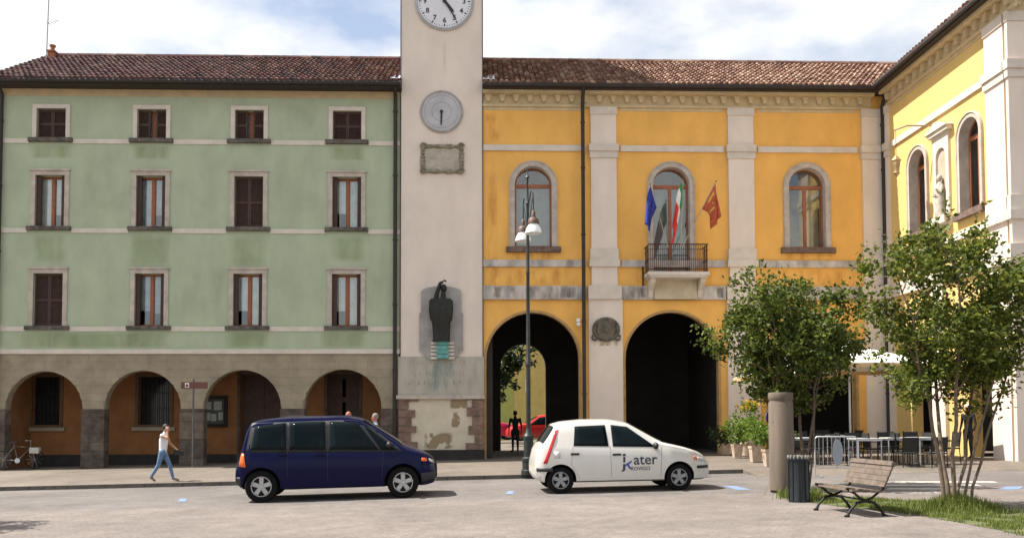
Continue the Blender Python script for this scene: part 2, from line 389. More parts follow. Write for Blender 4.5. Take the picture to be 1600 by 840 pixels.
def front_roof(bld, x0, x1, hip_left=None, tint_fn=None, hip_right=None):
    m = MB()                                      # solid roof under the tiles
    yb = 2 * RIDGE_Y - SL_Y0
    xl0, xr0 = x0, x1; xl1 = hip_left if hip_left else x0; xr1 = hip_right if hip_right else x1
    v = [(xl0, SL_Y0, EAVE), (xr0, SL_Y0, EAVE), (xr0, yb, EAVE), (xl0, yb, EAVE), (xl1, RIDGE_Y, RIDGE_Z), (xr1, RIDGE_Y, RIDGE_Z)]
    m.add(v, [(0, 1, 5, 4), (2, 3, 4, 5), (1, 2, 5), (3, 0, 4), (0, 3, 2, 1)])
    UNDER = mat('roof_underlay', (.09, .05, .04), .95, .2, 3, 0)
    ro = m.build('roof', UNDER, bld)
    dn = Vector((0, SL_Y0 - RIDGE_Y, EAVE - RIDGE_Z)); sl_len = dn.length; dn.normalize(); nm = Vector((0, dn.z, -dn.y)); sdv = Vector((1, 0, 0))
    cols = []; x = x0 + .1
    while x < x1 - .05:
        smax = sl_len
        if hip_left and x < hip_left: smax = sl_len * (x - x0) / (hip_left - x0)
        if smax > .3: cols.append((x, -.12, smax))
        x += .198
    tile_field(cols, .37, lambda key, s: (Vector((key, SL_Y0, EAVE + .02)) - dn * s, dn, sdv, nm), tint_fn, 'roof_tiles', ro)
    if hip_left:                                  # hip face on the end, and hip cap tiles
        dn2 = Vector((x0 - hip_left, 0, EAVE - RIDGE_Z)); l2 = dn2.length; dn2.normalize(); nm2 = Vector((dn2.z, 0, -dn2.x)); cols = []; y = SL_Y0 + .1
        while y < yb:
            k = 1 - abs(y - RIDGE_Y) / (RIDGE_Y - SL_Y0)
            if k * l2 > .3: cols.append((y, -.12, l2 * k))
            y += .2
        tile_field(cols, .37, lambda key, s: (Vector((x0, key, EAVE + .02)) - dn2 * s, dn2, Vector((0, 1, 0)), nm2), tint_fn, 'roof_tiles', ro)
    c = MB(); a = xl1; n = int((xr1 - xl1) / .4)
    for i in range(n):
        c.tint = tint_fn(Vector((a + i * .4, 0, 0))); xx = a + i * .4
        c.tube([(xx, RIDGE_Y, RIDGE_Z + .05), (xx + .44, RIDGE_Y, RIDGE_Z + .06)], [.13, .11], 8)
    if hip_left:
        p0, p1 = Vector((x0, SL_Y0, EAVE + .06)), Vector((hip_left, RIDGE_Y, RIDGE_Z + .06)); n = int((p1 - p0).length / .4)
        for i in range(n):
            c.tint = tint_fn(p0.lerp(p1, i / n)); c.tube([p0.lerp(p1, i / n), p0.lerp(p1, (i + 1.1) / n)], [.13, .11], 8)
    c.build('ridge_tiles', TILE, ro, clean=False, kind='stuff')
    gt = MB(); gt.tube([(x0 - .02, SL_Y0 - .06, EAVE - .08), (x1 + .02, SL_Y0 - .06, EAVE - .08)], .085, 8)
    gt.box(x0, SL_Y0 + .0, EAVE - .17, x1, YF + .1, EAVE - .03)
    gt.build('gutter', GUTTER, ro)
    return ro

# ===== green building
XG0, XG1 = -17.72, -3.12
GB = reg(thing('green_building', 'pale green plastered building of four storeys on a grey stone arcade', 'building', (-10.4, YF, -.2)), (-10.4, YF, -.2))
GAR = [(-17.37, -14.62, 2.03), (-13.83, -11.09, 2.05), (-10.26, -7.46, 2.04), (-6.62, -3.80, 2.05)]
WC = [-15.92, -12.27, -8.70, -5.10]
ROWS = [(11.97, 13.08, ['closed', 'ajar', 'ajar', 'closed']), (8.70, 10.60, ['sash', 'sash', 'closed', 'sash']), (5.05, 6.98, ['closed', 'sash', 'sash', 'sash'])]
WH = .53
holes = [rect_pts(c - WH, c + WH, r[0], r[1]) for r in ROWS for c in WC]
MB(TF).wall(rect_pts(XG0, XG1, 4.2, 13.95), holes, 0, .45).build('wall', GREEN, GB)
MB(TF).wall(outer_with_arches(XG0, XG1, -.6, 4.2, GAR), [], .02, .34).build('arcade_wall', MORTAR, GB)
sh = MB(TF)                                        # back, ends, floor between arcade and rooms
sh.box(XG0, 7.2, -.6, XG1, 7.6, 13.95); sh.box(XG0, .45, 4.2, XG0 + .4, 7.2, 13.95); sh.box(XG1 - .4, .45, 4.2, XG1, 7.2, 13.95)
aw_ = MB(TF); aw_.box(XG0, .38, -.6, XG0 + .2, 1.98, 4.0); aw_.build('arcade_end_wall', BROWN, GB); aw_ = MB(TF); aw_.box(XG1 - .3, .38, -.6, XG1, 1.98, 4.0); aw_.build('arcade_end_wall', BROWN, GB)
sh.build('side_wall', GREEN, GB)
MB(TF).box(XG0, .46, 4.0, XG1, 7.2, 4.18).build('arcade_ceiling', CREAM, GB)
# inner arcade wall with its windows and doors
inner_open = [rect_pts(-17.45, -16.4, 1.45, 3.3), rect_pts(-13.4, -12.2, 1.45, 3.3)]
doors = [(-9.50, -7.6), (-6.15, -4.9)]
op = [(-.6)]
outer = [(XG0, -.6)]
for a, b_ in doors: outer += [(a, -.6), (a, 3.4), (b_, 3.4), (b_, -.6)]
outer += [(XG1, -.6), (XG1, 4.0), (XG0, 4.0)]
MB(TF).wall(outer, inner_open, 2.0, 2.4).build('inner_wall', BROWN, GB)
for a, b_ in [(XG0 + .35, -9.50), (-7.6, -6.15), (-4.9, XG1 - .35)]: MB(TF).box(a, 1.96, -.6, b_, 2.0, .30).build('baseboard', PLINTH, GB)
GW = mat('dark_window_glass', (.02, .022, .022), .12, .2, 2, 0)
for q in inner_open:
    u0, u1 = q[0][0], q[1][0]; z0, z1 = q[0][1], q[2][1]
    w = MB(TF); w.wall(rect_pts(u0 - .12, u1 + .12, z0 - .1, z1 + .12), [rect_pts(u0, u1, z0, z1)], 1.95, 2.02); wo = w.build('arcade_window', mat('dark_brown_surround', (.11, .065, .035), .9, .2, 4, .1), GB)
    MB(TF).box(u0, 2.2, z0, u1, 2.24, z1).build('pane', GW, wo)
    s_ = MB(TF); n = 7
    for i in range(1, n): s_.box(u0 + (u1 - u0) * i / n - .012, 2.08, z0, u0 + (u1 - u0) * i / n + .012, 2.11, z1)
    for k in (1, 2): s_.box(u0, 2.07, z0 + (z1 - z0) * k / 3 - .015, u1, 2.12, z0 + (z1 - z0) * k / 3 + .015)
    s_.build('window_grille', IRON, wo)
    MB(TF).box(u0 - .22, 1.9, z0 - .24, u1 + .22, 2.06, z0 - .1).build('sill', GREY, wo)
for a, b_ in doors:
    d = MB(TF); d.box(a, 2.25, -.6, b_, 2.32, 3.4); do = d.build('door', WOODD, GB)
    f = MB(TF); f.wall(rect_pts(a - .1, b_ + .1, -.55, 3.5), [rect_pts(a, b_, -.54, 3.4)], 1.94, 2.01); f.build('door_frame', DARKST, do)
    pn = MB(TF)
    for k in range(2):
        um = a + (b_ - a) * (k + .5) / 2
        for (z0, z1) in ((.2, 1.2), (1.4, 2.3), (2.5, 3.2)): pn.box(um - .38, 2.22, z0, um + .38, 2.26, z1)
    pn.build('door_panels', WOODD, do)
# notice board on the inner wall
nb = MB(TF); nb.wall(rect_pts(-11.05, -9.98, 1.35, 2.55), [rect_pts(-10.93, -10.10, 1.47, 2.43)], 1.88, 1.99)
NB = tag(nb.build('notice_board', IRON), 'dark framed notice board on the brown wall inside the arcade', 'notice board')
MB(TF).box(-10.93, 1.95, 1.47, -10.10, 1.98, 2.43).build('notice_backing', mat('board_felt', (.07, .08, .065), .9, .2, 5, 0), NB)
for (u, z, w, h) in [(-10.85, 1.6, .22, .3), (-10.6, 1.58, .2, .28), (-10.33, 1.62, .18, .3), (-10.8, 2.02, .2, .3), (-10.5, 2.0, .3, .34)]:
    MB(TF).box(u, 1.935, z, u + w, 1.948, z + h).build('paper_sheet', mat('paper', (.30, .31, .27), .9, .25, 20, 0), NB)

def arch_z(u, arcs):
    for a, b_, zs in arcs:
        if a < u < b_:
            r = (b_ - a) / 2; c = (a + b_) / 2; return zs + math.sqrt(max(0, r * r - (u - c) ** 2))
    return -9
def block(u0, u1, z0, z1, arcs, n0, n1, m, parent, T=TF, name='stone_block'):
    g_ = .002; u0 += g_; u1 -= g_; z0 += g_; z1 -= g_
    k = 14; run = []; runs = []
    for i in range(k + 1):
        u = u0 + (u1 - u0) * i / k; zb = max(z0, arch_z(u, arcs) + .002)
        if zb < z1 - .004: run.append((u, zb))
        elif run: runs.append(run); run = []
    if run: runs.append(run)
    for r_ in runs:
        if len(r_) < 2 or r_[-1][0] - r_[0][0] < .06: continue
        fl = [r_[0]] + [p for i, p in enumerate(r_[1:-1], 1) if abs((r_[i - 1][1] + r_[i + 1][1]) / 2 - p[1]) > 1e-4 or abs(r_[i-1][1] - p[1]) > 1e-4] + [r_[-1]]
        poly = fl + [(r_[-1][0], z1), (r_[0][0], z1)]
        MB(T).wall(poly, [], n0 + random.uniform(-.002, .002), n1).build(name, m, parent)
z = 2.02; row = 0; hs = .288
while z < 4.0:
    u = XG0 + (.0 if row % 2 else -.5)
    while u < XG1:
        w = random.uniform(.85, 1.15); a = max(u, XG0); e = min(u + w, XG1)
        if e - a > .12: block(a, e, z, min(z + hs, 4.03), GAR, -.015, .1, GREY, GB)
        u += w
    z += hs; row += 1
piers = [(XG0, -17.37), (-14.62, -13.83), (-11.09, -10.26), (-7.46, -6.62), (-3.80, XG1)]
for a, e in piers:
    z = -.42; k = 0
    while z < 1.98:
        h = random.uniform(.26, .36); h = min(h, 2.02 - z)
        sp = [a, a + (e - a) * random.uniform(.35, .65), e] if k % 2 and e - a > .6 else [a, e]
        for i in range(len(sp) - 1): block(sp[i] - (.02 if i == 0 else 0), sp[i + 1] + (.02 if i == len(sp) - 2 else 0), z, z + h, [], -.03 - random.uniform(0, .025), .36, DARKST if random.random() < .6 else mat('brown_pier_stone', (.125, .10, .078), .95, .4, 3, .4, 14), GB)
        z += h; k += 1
MB(TF).box(XG0, -.07, 4.03, XG1, .05, 4.2).build('string_course', PALE, GB)
for zc, skip in ((11.87, 0), (8.56, 1), (4.95, 2)):
    xs_ = [XG0] + [q for c in WC for q in (c - .80, c + .80)] + [XG1]
    for i in range(0, len(xs_), 2): MB(TF).box(xs_[i], -.03, zc - .09, xs_[i + 1], .05, zc + .08).build('string_course', PALE, GB)
MB(TF).box(XG0, -.02, 13.55, XG1, .05, 13.9).build('frieze', TANB, GB)

def curtain_or_reflection(T, u0, u1, z0, z1, n, m, parent):
    b = MB(T); k = 16; vs = []
    for i in range(k + 1):
        u = u0 + (u1 - u0) * i / k; d = n + .03 * math.sin(i * 2.1) + random.uniform(-.008, .008); vs += [(u, d, z0), (u, d, z1)]
    b.add(vs, [(2 * i, 2 * i + 2, 2 * i + 3, 2 * i + 1) for i in range(k)]); return b.build('curtain_or_reflection', m, parent, smooth=180, clean=False)
def shutter_leaf(T, u0, u1, z0, z1, n, parent):
    b = MB(T); fw = .06
    b.box(u0, n, z0, u0 + fw, n + .045, z1); b.box(u1 - fw, n, z0, u1, n + .045, z1)
    zm = (z0 + z1) / 2
    for (a, e) in ((z0, z0 + .09), (zm - .04, zm + .04), (z1 - .08, z1)): b.box(u0 + fw, n, a, u1 - fw, n + .045, e)
    zz = z0 + .1
    while zz < z1 - .1:
        if abs(zz - zm) > .06:
            b.add([(u0 + fw, n + .008, zz), (u1 - fw, n + .008, zz), (u1 - fw, n + .04, zz + .05), (u0 + fw, n + .04, zz + .05)], [(0, 1, 2, 3)])
        zz += .055
    b.add([(u0 + fw, n + .042, z0 + .09), (u1 - fw, n + .042, z0 + .09), (u1 - fw, n + .042, z1 - .08), (u0 + fw, n + .042, z1 - .08)], [(0, 1, 2, 3)])
    return b.build('shutter', WOODD, parent, clean=False)
def green_window(c, z0, z1, kind, top):
    u0, u1 = c - WH, c + WH
    fr = MB(TF); t = .15 if top else .16
    fr.wall(rect_pts(u0 - t, u1 + t, z0 - .02, z1 + t), [rect_pts(u0, u1, z0 - .01, z1)], -.045, .02)
    if not top: fr.box(u0 - t - .04, -.09, z1 + t, u1 + t + .04, .02, z1 + t + .06)
    w = fr.build('window', TRIM if not top else PALE, GB)
    MB(TF).box(u0 - .26, -.13, z0 - .14, u1 + .26, .25, z0).build('sill', mat('blackened_sill_stone', (.11, .095, .08), .95, .5, 5, .3, 25), w)
    if kind == 'closed':
        shutter_leaf(TF, u0 + .01, c - .003, z0 + .005, z1 - .01, .1, w); shutter_leaf(TF, c + .003, u1 - .01, z0 + .005, z1 - .01, .1, w); return
    n = .26; s_ = MB(TF); fw = .055                # sash: outer frame, meeting stiles
    s_.wall(rect_pts(u0, u1, z0, z1), [rect_pts(u0 + fw, c - .075, z0 + .08, z1 - .07), rect_pts(c + .075, u1 - fw, z0 + .08, z1 - .07)], n, n + .06)
    if (z1 - z0) > 1.5: s_.box(c - .05, n - .02, z0 + .06, c + .05, n, z1 - .06)
    s_.build('sash', WOODO, w)
    for a, e in ((u0 + fw, c - .075), (c + .075, u1 - fw)): MB(TF).box(a, n + .03, z0 + .08, e, n + .036, z1 - .07).build('pane', GLASS, w)
    if kind == 'sash':
        q = random.choice((CURT, CURT, CURTB)); top_z = z1 - .05
        if random.random() < .8: curtain_or_reflection(TF, u0 + .04, c - .02, z0 + (.06 if random.random() < .6 else .6), top_z, n + .08, q, w)
        if random.random() < .85: curtain_or_reflection(TF, c + .02, u1 - .04, z0 + (.06 if random.random() < .6 else .5), top_z, n + .085, q, w)
        for a, e, in ((u0 + .005, u0 + .17), (u1 - .15, u1 - .005)):   # shutters folded back in the reveal
            b = MB(TF); b.box(a, .06, z0 + .01, e, .11, z1 - .01); b.box(a + .03, .05, z0 + .15, e - .03, .06, z1 - .15); b.build('shutter', WOODD, w)
    else:
        shutter_leaf(TF, u0 + .01, c - .10, z0 + .005, z1 - .01, .1, w); shutter_leaf(TF, c + .12, u1 - .01, z0 + .005, z1 - .01, .1, w)
        curtain_or_reflection(TF, u0 + .2, u1 - .2, z0 + .06, z1 - .05, n + .08, CURTB, w)
random.seed(11)
for ri, (z0, z1, kinds) in enumerate(ROWS):
    for c, kd in zip(WC, kinds): green_window(c, z0, z1, kd, ri == 0)
ALGAE = stain_mat('algae_stain', (.29, .36, .15), .45, 1.6, .15, .75, .35)
DRIP = stain_mat('dark_drip_stain', (.29, .33, .2), .14, 2, .4, .75, .4)
for (c, z0, z1, w) in [(WC[1], 7.15, 8.45, .75), (WC[2], 7.15, 8.45, .75), (WC[0], 7.3, 8.45, .6), (WC[3], 7.4, 8.45, .7), (WC[0], 4.22, 4.85, 1.2), (WC[1] - .2, 4.22, 4.85, .9), (WC[2], 4.22, 4.85, .85), (WC[3] - .1, 4.22, 4.85, .9), (-14.2, 4.22, 4.85, 1.6), (WC[1], 11.2, 11.75, .7), (WC[3], 11.2, 11.75, .7), (WC[0], 11.2, 11.75, .8)]:
    MB(TF).add([(c - w, -.004, z0), (c + w, -.004, z0), (c + w, -.004, z1), (c - w, -.004, z1)], [(0, 1, 2, 3)])
    b = MB(TF); b.add([(c - w, -.004, z0), (c + w, -.004, z0), (c + w, -.004, z1), (c - w, -.004, z1)], [(0, 1, 2, 3)]); b.build('algae_stain', ALGAE, GB, clean=False)
for (c, z0, z1, w) in [(-14.0, 9.0, 11.7, 1.0), (-10.5, 5.3, 7.4, 1.2), (-7.0, 9.2, 11.5, 1.0), (-3.9, 5.2, 9, .5), (-6.9, 12.2, 13.4, .8)]:
    b = MB(TF); b.add([(c - w, -.006, z0), (c + w, -.006, z0), (c + w, -.006, z1), (c - w, -.006, z1)], [(0, 1, 2, 3)]); b.build('drip_stain', DRIP, GB, clean=False)
def gtint(p):
    k = min(1, max(0, (p.x + 17) / 14)); r_ = random.random()
    a = Vector((.118, .052, .052)).lerp(Vector((.135, .056, .044)), k)
    if r_ < .16: a = Vector((.17, .10, .095))
    elif r_ < .34: a = Vector((.065, .038, .036))
    elif r_ < .40 + .08 * k: a = Vector((.20, .12, .09))
    return tuple(a * random.uniform(.8, 1.2))
RG = front_roof(GB, XG0 - .28, XG1 + .05, tint_fn=gtint)
ch = MB(); p = onY(82, 92, 34.9); ch.box(p.x - .13, 34.75, 15.9, p.x + .13, 35.05, 16.62); ch.box(p.x - .17, 34.7, 16.62, p.x + .17, 35.1, 16.68); ch.lathe([(.08, 0), (.08, .2), (.12, .2), (.12, .26)], (p.x, 34.9, 16.68), 10)
ch.build('chimney', mat('brick_chimney', (.32, .13, .07), .9, .2, 8, .2, 30), RG)
pp = MB()
for xx, zt, zb in ((XG0 + .04, 13.85, -.45), (-3.30, 13.85, .0)):
    q = MB(); q.tube([(xx, SL_Y0 + .0, 13.92), (xx, YF - .12, 13.6), (xx, YF - .12, zb)], .075, 8)
    zz = zb + 1
    while zz < 13.4: q.lathe([(.095, 0), (.095, .06)], (xx, YF - .12, zz), 8); zz += 2.4
    q.build('downpipe', PIPE, GB)
pa = onY(72, 90, 34.3)
an = MB(); an.tube([(pa.x, 34.3, 15.5), (pa.x + .08, 34.3, 19.4)], .022, 6); an.tube([(pa.x, 34.3, 17.55), (pa.x + .38, 34.4, 17.75)], .014, 5)
AN = tag(an.build('antenna', mat('grey_antenna_metal', (.30, .31, .33), .5, .1, 3, 0, metal=.6)), 'thin grey aerial mast rising from the green building roof beside the chimney', 'antenna')
for i in range(4): MB().tube([(pa.x + .08 + i * .09, 34.17 + i * .024, 17.59 + i * .047), (pa.x + .08 + i * .09, 34.49 + i * .024, 17.59 + i * .047)], .008, 4).build('dipole_rod', MATS['grey_antenna_metal'], AN)
MB().tube([(pa.x + .05, 34.3, 19.1), (pa.x + .3, 34.25, 19.0), (pa.x + .5, 34.3, 18.8)], .012, 4).build('aerial_arm', MATS['grey_antenna_metal'], AN)
# ===== clock tower
XT0, XT1 = -3.10, -.06
TWR = reg(thing('clock_tower', 'tall cream plastered clock tower standing between the two buildings', 'tower', (-1.58, YF, .1)), (-1.58, YF, .1))
tw = MB(TF); tw.box(XT0, -.06, 3.92, XT1, 4.4, 23.6); tw.build('shaft', CREAM, TWR)
tc_ = MB(TF); tc_.box(XT0 - .25, -.3, 23.6, XT1 + .25, 4.65, 23.95); tc_.add([(XT0 - .35, -.4, 23.95), (XT1 + .35, -.4, 23.95), (XT1 + .35, 4.75, 23.95), (XT0 - .35, 4.75, 23.95), (-1.58, 2.2, 25.4)], [(0, 1, 4), (1, 2, 4), (2, 3, 4), (3, 0, 4), (3, 2, 1, 0)])
tc_.build('roof', mat('tower_roof', (.2, .09, .06), .9, .2, 5, .2, 20), TWR)
tb = MB(TF); tb.box(XT0 - .08, -.10, 2.5, XT1 + .03, 4.4, 3.92); tb.build('inscription_slab', mat('inscription_stone', (.40, .37, .31), .9, .18, 2.5, .15, 25, streak=.3), TWR)
for k, (z, u0, u1) in enumerate([(3.62, -2.75, -.5), (3.2, -2.6, -.7), (2.86, -2.8, -.55)]):     # worn incised lines
    b = MB(TF); u = u0; random.seed(40 + k)
    while u < u1:
        w = random.uniform(.05, .09); b.box(u, -.104, z, u + .018, -.098, z + .17)
        if random.random() < .7: b.box(u + .018, -.104, z + random.choice((0, .075, .15)), u + w, -.098, z + random.choice((.02, .09, .17)) + .012)
        u += w + random.choice((.05, .06, .14))
    b.build('worn_lettering', mat('worn_letters', (.33, .31, .265), .95, .2, 6, 0), TWR)
b = MB(TF); b.add([(-2.1, -.107, 2.56), (-.95, -.107, 2.56), (-1.2, -.107, 3.85), (-1.85, -.107, 3.85)], [(0, 1, 2, 3)])
b.build('verdigris_stain', stain_mat('verdigris_stain', (.20, .33, .31), .6, 3, .42, .7, .2), TWR, clean=False)
tl = MB(TF); tl.box(XT0 - .14, -.2, 2.36, XT1 + .06, .1, 2.5); tl.build('ledge', TRIM, TWR)
tp = MB(TF); tp.box(XT0 + .2, -.06, .5, XT1 - .2, 4.2, 2.36); tp.build('base_wall', mat('peeling_cream_plaster', (.60, .53, .40), .9, .12, 1.6, .25, 14), TWR)
PEEL = stain_mat('bare_masonry_patch', (.30, .22, .13), 1.0, 2.6, .45, .5, 1.0)
for (u0, u1, z0, z1) in [(-2.25, -1.15, .5, 1.15), (-1.25, -.9, 1.3, 1.9), (-1.3, -.6, 2.0, 2.36)]:
    b = MB(TF); b.add([(u0, -.065, z0), (u1, -.065, z0), (u1, -.065, z1), (u0, -.065, z1)], [(0, 1, 2, 3)]); b.build('bare_patch', PEEL, TWR, clean=False)
MB(TF).box(XT0 - .1, -.12, -.3, XT1 + .05, 4.2, .5).build('plinth', PLINTH, TWR)
random.seed(5)
for side in (0, 1):
    z = .5; k = 0
    while z < 2.34:
        h = min(random.uniform(.24, .34), 2.36 - z); w = random.uniform(.30, .42) if k % 2 else random.uniform(.5, .68)
        u0, u1 = (XT0 - .06, XT0 + w) if side == 0 else (XT1 - w, XT1 + .04)
        MB(TF).box(u0, -.11 - random.uniform(0, .03), z + .008, u1, .3, z + h - .008).build('quoin_stone', REDST, TWR)
        z += h; k += 1
# clock
CK = (-1.48, 17.22)
b = MB(TF); b.lathe([(1.08, -.02), (1.10, -.12), (1.03, -.17), (.98, -.12)], (CK[0], 0, CK[1]), 48, 'Y')
ck = b.build('clock', mat('grey_clock_rim', (.38, .39, .41), .6, .12, 3, .05), TWR, smooth=35)
MB(TF).lathe([(1.0, -.1), (1.0, -.135)], (CK[0], 0, CK[1]), 48, 'Y').build('clock_face', mat('white_clock_face', (.70, .70, .72), .5, .05, 2, 0), ck)
b = MB(TF)
for i in range(60):
    a = 2 * math.pi * i / 60; r0, r1 = (.86, .96) if i % 5 == 0 else (.91, .96); w = .022 if i % 5 == 0 else .010
    d = (math.sin(a), math.cos(a)); s_ = (math.cos(a), -math.sin(a))
    b.add([(CK[0] + d[0] * r + s_[0] * w * q, -.14, CK[1] + d[1] * r + s_[1] * w * q) for r, q in ((r0, -1), (r0, 1), (r1, 1), (r1, -1))], [(0, 1, 2, 3)])
DKB = mat('dark_blue_paint', (.02, .022, .035), .6, .1, 4, 0)
b.build('minute_track', DKB, ck, clean=False)
def text_mesh(name, body, size, m, parent, M, extrude=.004, base=(0, 0, 0), align='CENTER', shear=0):
    cu = bpy.data.curves.new(name, 'FONT'); cu.body = body; cu.size = size; cu.align_x = align; cu.align_y = 'CENTER' if align == 'CENTER' else 'BOTTOM_BASELINE'; cu.extrude = extrude; cu.shear = shear; cu.resolution_u = 3; cu.offset = size * .012
    t = bpy.data.objects.new(name, cu); COL.objects.link(t); dg = bpy.context.evaluated_depsgraph_get()
    me = bpy.data.meshes.new_from_object(t.evaluated_get(dg)); bpy.data.objects.remove(t)
    me.transform(M); me.transform(Matrix.Translation(-Vector(base))); me.materials.clear(); me.materials.append(m)
    o = bpy.data.objects.new(name, me); COL.objects.link(o); o.parent = parent; BASE[o.name] = Vector(base); return o
for i in range(1, 13):
    a = 2 * math.pi * i / 12
    text_mesh('numeral', str(i), .27, DKB, ck, Matrix.Translation((CK[0] + .73 * math.sin(a), YF - .145, CK[1] + .73 * math.cos(a))) @ Matrix.Rotation(R(90), 4, 'X'), base=BASE['clock_tower'])
def hand(cx_, cz, ang, ln, w, n, m, parent, tail=.15):
    b = MB(TF); d = (math.sin(ang), math.cos(ang)); s_ = (d[1], -d[0])
    q = [(-tail, .5), (-tail, -.5), (0, -1), (ln * .82, -.8), (ln, 0), (ln * .82, .8), (0, 1)]
    b.wall([(cx_ + d[0] * r + s_[0] * w * k, cz + d[1] * r + s_[1] * w * k) for r, k in q], [], n, n + .012); return b.build('hand', m, parent)
hand(CK[0], CK[1], R(148), .86, .030, -.19, DKB, ck, .3); hand(CK[0], CK[1], R(140), .56, .05, -.175, DKB, ck, .12)
MB(TF).lathe([(.07, -.13), (.07, -.2)], (CK[0], 0, CK[1]), 16, 'Y').build('hub', DKB, ck)
# lower dial
D2 = (-1.59, 13.05)
b = MB(TF); b.lathe([(.80, -.03), (.80, -.12), (.74, -.15), (.72, -.11)], (D2[0], 0, D2[1]), 40, 'Y'); d2 = b.build('dial', mat('dial_rim_stone', (.36, .34, .31), .8, .2, 4, .1), TWR, smooth=35)
MB(TF).lathe([(.73, -.08), (.73, -.115)], (D2[0], 0, D2[1]), 40, 'Y').build('dial_face', mat('pale_grey_dial', (.46, .45, .46), .8, .12, 2.5, .05), d2)
b = MB(TF)
for r in (.36, .62): b.tube([(D2[0] + r * math.cos(2 * math.pi * k / 40), -.115, D2[1] + r * math.sin(2 * math.pi * k / 40)) for k in range(41)], .008, 4, False)
b.build('dial_ring', mat('ring_grey', (.27, .26, .29), .8, .1, 3, 0), d2)
hand(D2[0], D2[1], R(182), .55, .035, -.15, DKB, d2, .06)
MB(TF).lathe([(.07, -.1), (.05, -.17)], (D2[0], 0, D2[1]), 14, 'Y').build('hub', DKB, d2)
b = MB(TF); b.add([(-1.66, -.066, 10.9), (-1.53, -.066, 10.9), (-1.53, -.066, 12.3), (-1.66, -.066, 12.3)], [(0, 1, 2, 3)]); b.build('drip_stain', DRIP, TWR, clean=False)
b = MB(TF); b.add([(-1.55, -.066, 14.2), (-1.42, -.066, 14.2), (-1.42, -.066, 16.1), (-1.55, -.066, 16.1)], [(0, 1, 2, 3)]); b.build('drip_stain', DRIP, TWR, clean=False)
# carved plaque
pq = MB(TF); pq.box(-2.25, -.10, 10.82, -.89, -.03, 11.72); PQ = pq.build('plaque', mat('plaque_stone', (.40, .36, .29), .9, .2, 4, .2, 20), TWR)
random.seed(3); b = MB(TF)
per = [(-2.27 + 1.40 * t, z) for t in [i / 11 for i in range(12)] for z in (10.80, 11.74)] + [(u, 10.80 + .94 * i / 7) for i in range(1, 7) for u in (-2.29, -.85)]
for u, z in per:
    b.ball((u, -.11, z), (random.uniform(.07, .11), .06, random.uniform(.06, .10)), 8, 6)
for u in (-2.27, -.87):
    for z in (10.80, 11.74): b.tube([(u + .12 * math.cos(t) * (1 - t / 14), -.15, z + .12 * math.sin(t) * (1 - t / 14)) for t in [i * .5 for i in range(14)]], .035, 6)
b.build('carved_frame', mat('carved_stone', (.24, .21, .15), .95, .4, 5, .4, 20), PQ, smooth=60)
# recessed-looking monument panel
NI = onY(690, 500, YF)
mp_ = MB(TF); out_ = [(-2.40, 4.15), (-2.05, 3.80), (-1.15, 3.80), (-.80, 4.15), (-.80, 5.5), (-.86, 5.55), (-.86, 6.30)] + [(-1.60 + .74 * math.cos(math.pi * t), 6.30 + .22 * math.sin(math.pi * t)) for t in [i / 8 for i in range(1, 8)]] + [(-2.34, 6.30), (-2.34, 5.55), (-2.40, 5.5)]
mp_.wall(out_, [], -.16, -.05); MP = mp_.build('monument_panel', mat('grey_monument_stone', (.33, .31, .29), .9, .16, 3, .15, 20), TWR)
st = MB(TF)
for i in range(5): st.box(-1.98 + .0, -.22 - .0, 3.82 + i * .135, -1.72, -.16, 3.82 + i * .135 + .09); st.box(-1.34, -.22, 3.82 + i * .135, -1.12, -.16, 3.82 + i * .135 + .09)
st.build('pedestal_courses', PALE, MP)
for i in range(4): MB(TF).box(-1.76, -.34, 3.84 + i * .165, -1.32, -.16, 3.84 + i * .165 + .15).build('pedestal_block', mat('verdigris_stone', (.13, .34, .31), .85, .25, 6, .1), MP)
# bronze statue standing on the pedestal
s_ = MB(TF)
secs = [(4.48, .30, .13), (4.9, .31, .14), (5.15, .33, .15), (5.25, .40, .17), (5.6, .44, .18), (5.95, .42, .17), (6.02, .36, .15)]
seg = 16; vs = []; fs = []
for (z, a, b_) in secs:
    for k in range(seg):
        t = 2 * math.pi * k / seg; cc, ss = math.cos(t), math.sin(t); q = .45
        vs.append((-1.585 + a * math.copysign(abs(cc) ** q, cc) * (1 + .05 * math.sin(5 * t + z * 3)), -.36 + b_ * math.copysign(abs(ss) ** .6, ss), z))
for i in range(len(secs) - 1):
    for k in range(seg): fs.append((i * seg + k, i * seg + (k + 1) % seg, (i + 1) * seg + (k + 1) % seg, (i + 1) * seg + k))
fs += [tuple(range(seg)), tuple(range((len(secs) - 1) * seg, len(secs) * seg))]
s_.add(vs, fs)
s_.ball((-1.50, -.36, 6.40), (.12, .13, .16)); s_.tube([(-1.52, -.36, 5.98), (-1.50, -.36, 6.3)], [.1, .07], 8)
s_.tube([(-1.80, -.36, 5.98), (-1.72, -.42, 6.28), (-1.62, -.45, 6.58), (-1.52, -.45, 6.62)], [.09, .075, .06, .05], 8)
for k in range(5): s_.tube([(-1.55, -.45, 6.62), (-1.50 + .012 * k, -.46 + .02 * k, 6.66 + .012 * k), (-1.44 + .012 * k, -.46 + .02 * k, 6.64)], [.02, .018, .014], 5)
s_.box(-1.9, -.48, 4.46, -1.27, -.2, 4.52)
tag(s_.build('bronze_statue', BRONZE, smooth=50, base=(-1.58, YF - .3, 4.46)), 'dark bronze statue with one arm raised on the tower front', 'statue').location = (-1.58, YF - .3, 4.46)
b = MB(TF)
for u in (XT0 - .01, XT1 + .0):
    b.tube([(u, -.075, 2.6), (u, -.075, 23.4)], .018, 5)
b.build('lightning_rod_cable', PIPE, TWR)
LEAD = mat('lead_flashing', (.42, .45, .50), .5, .15, 5, .05, metal=.3)
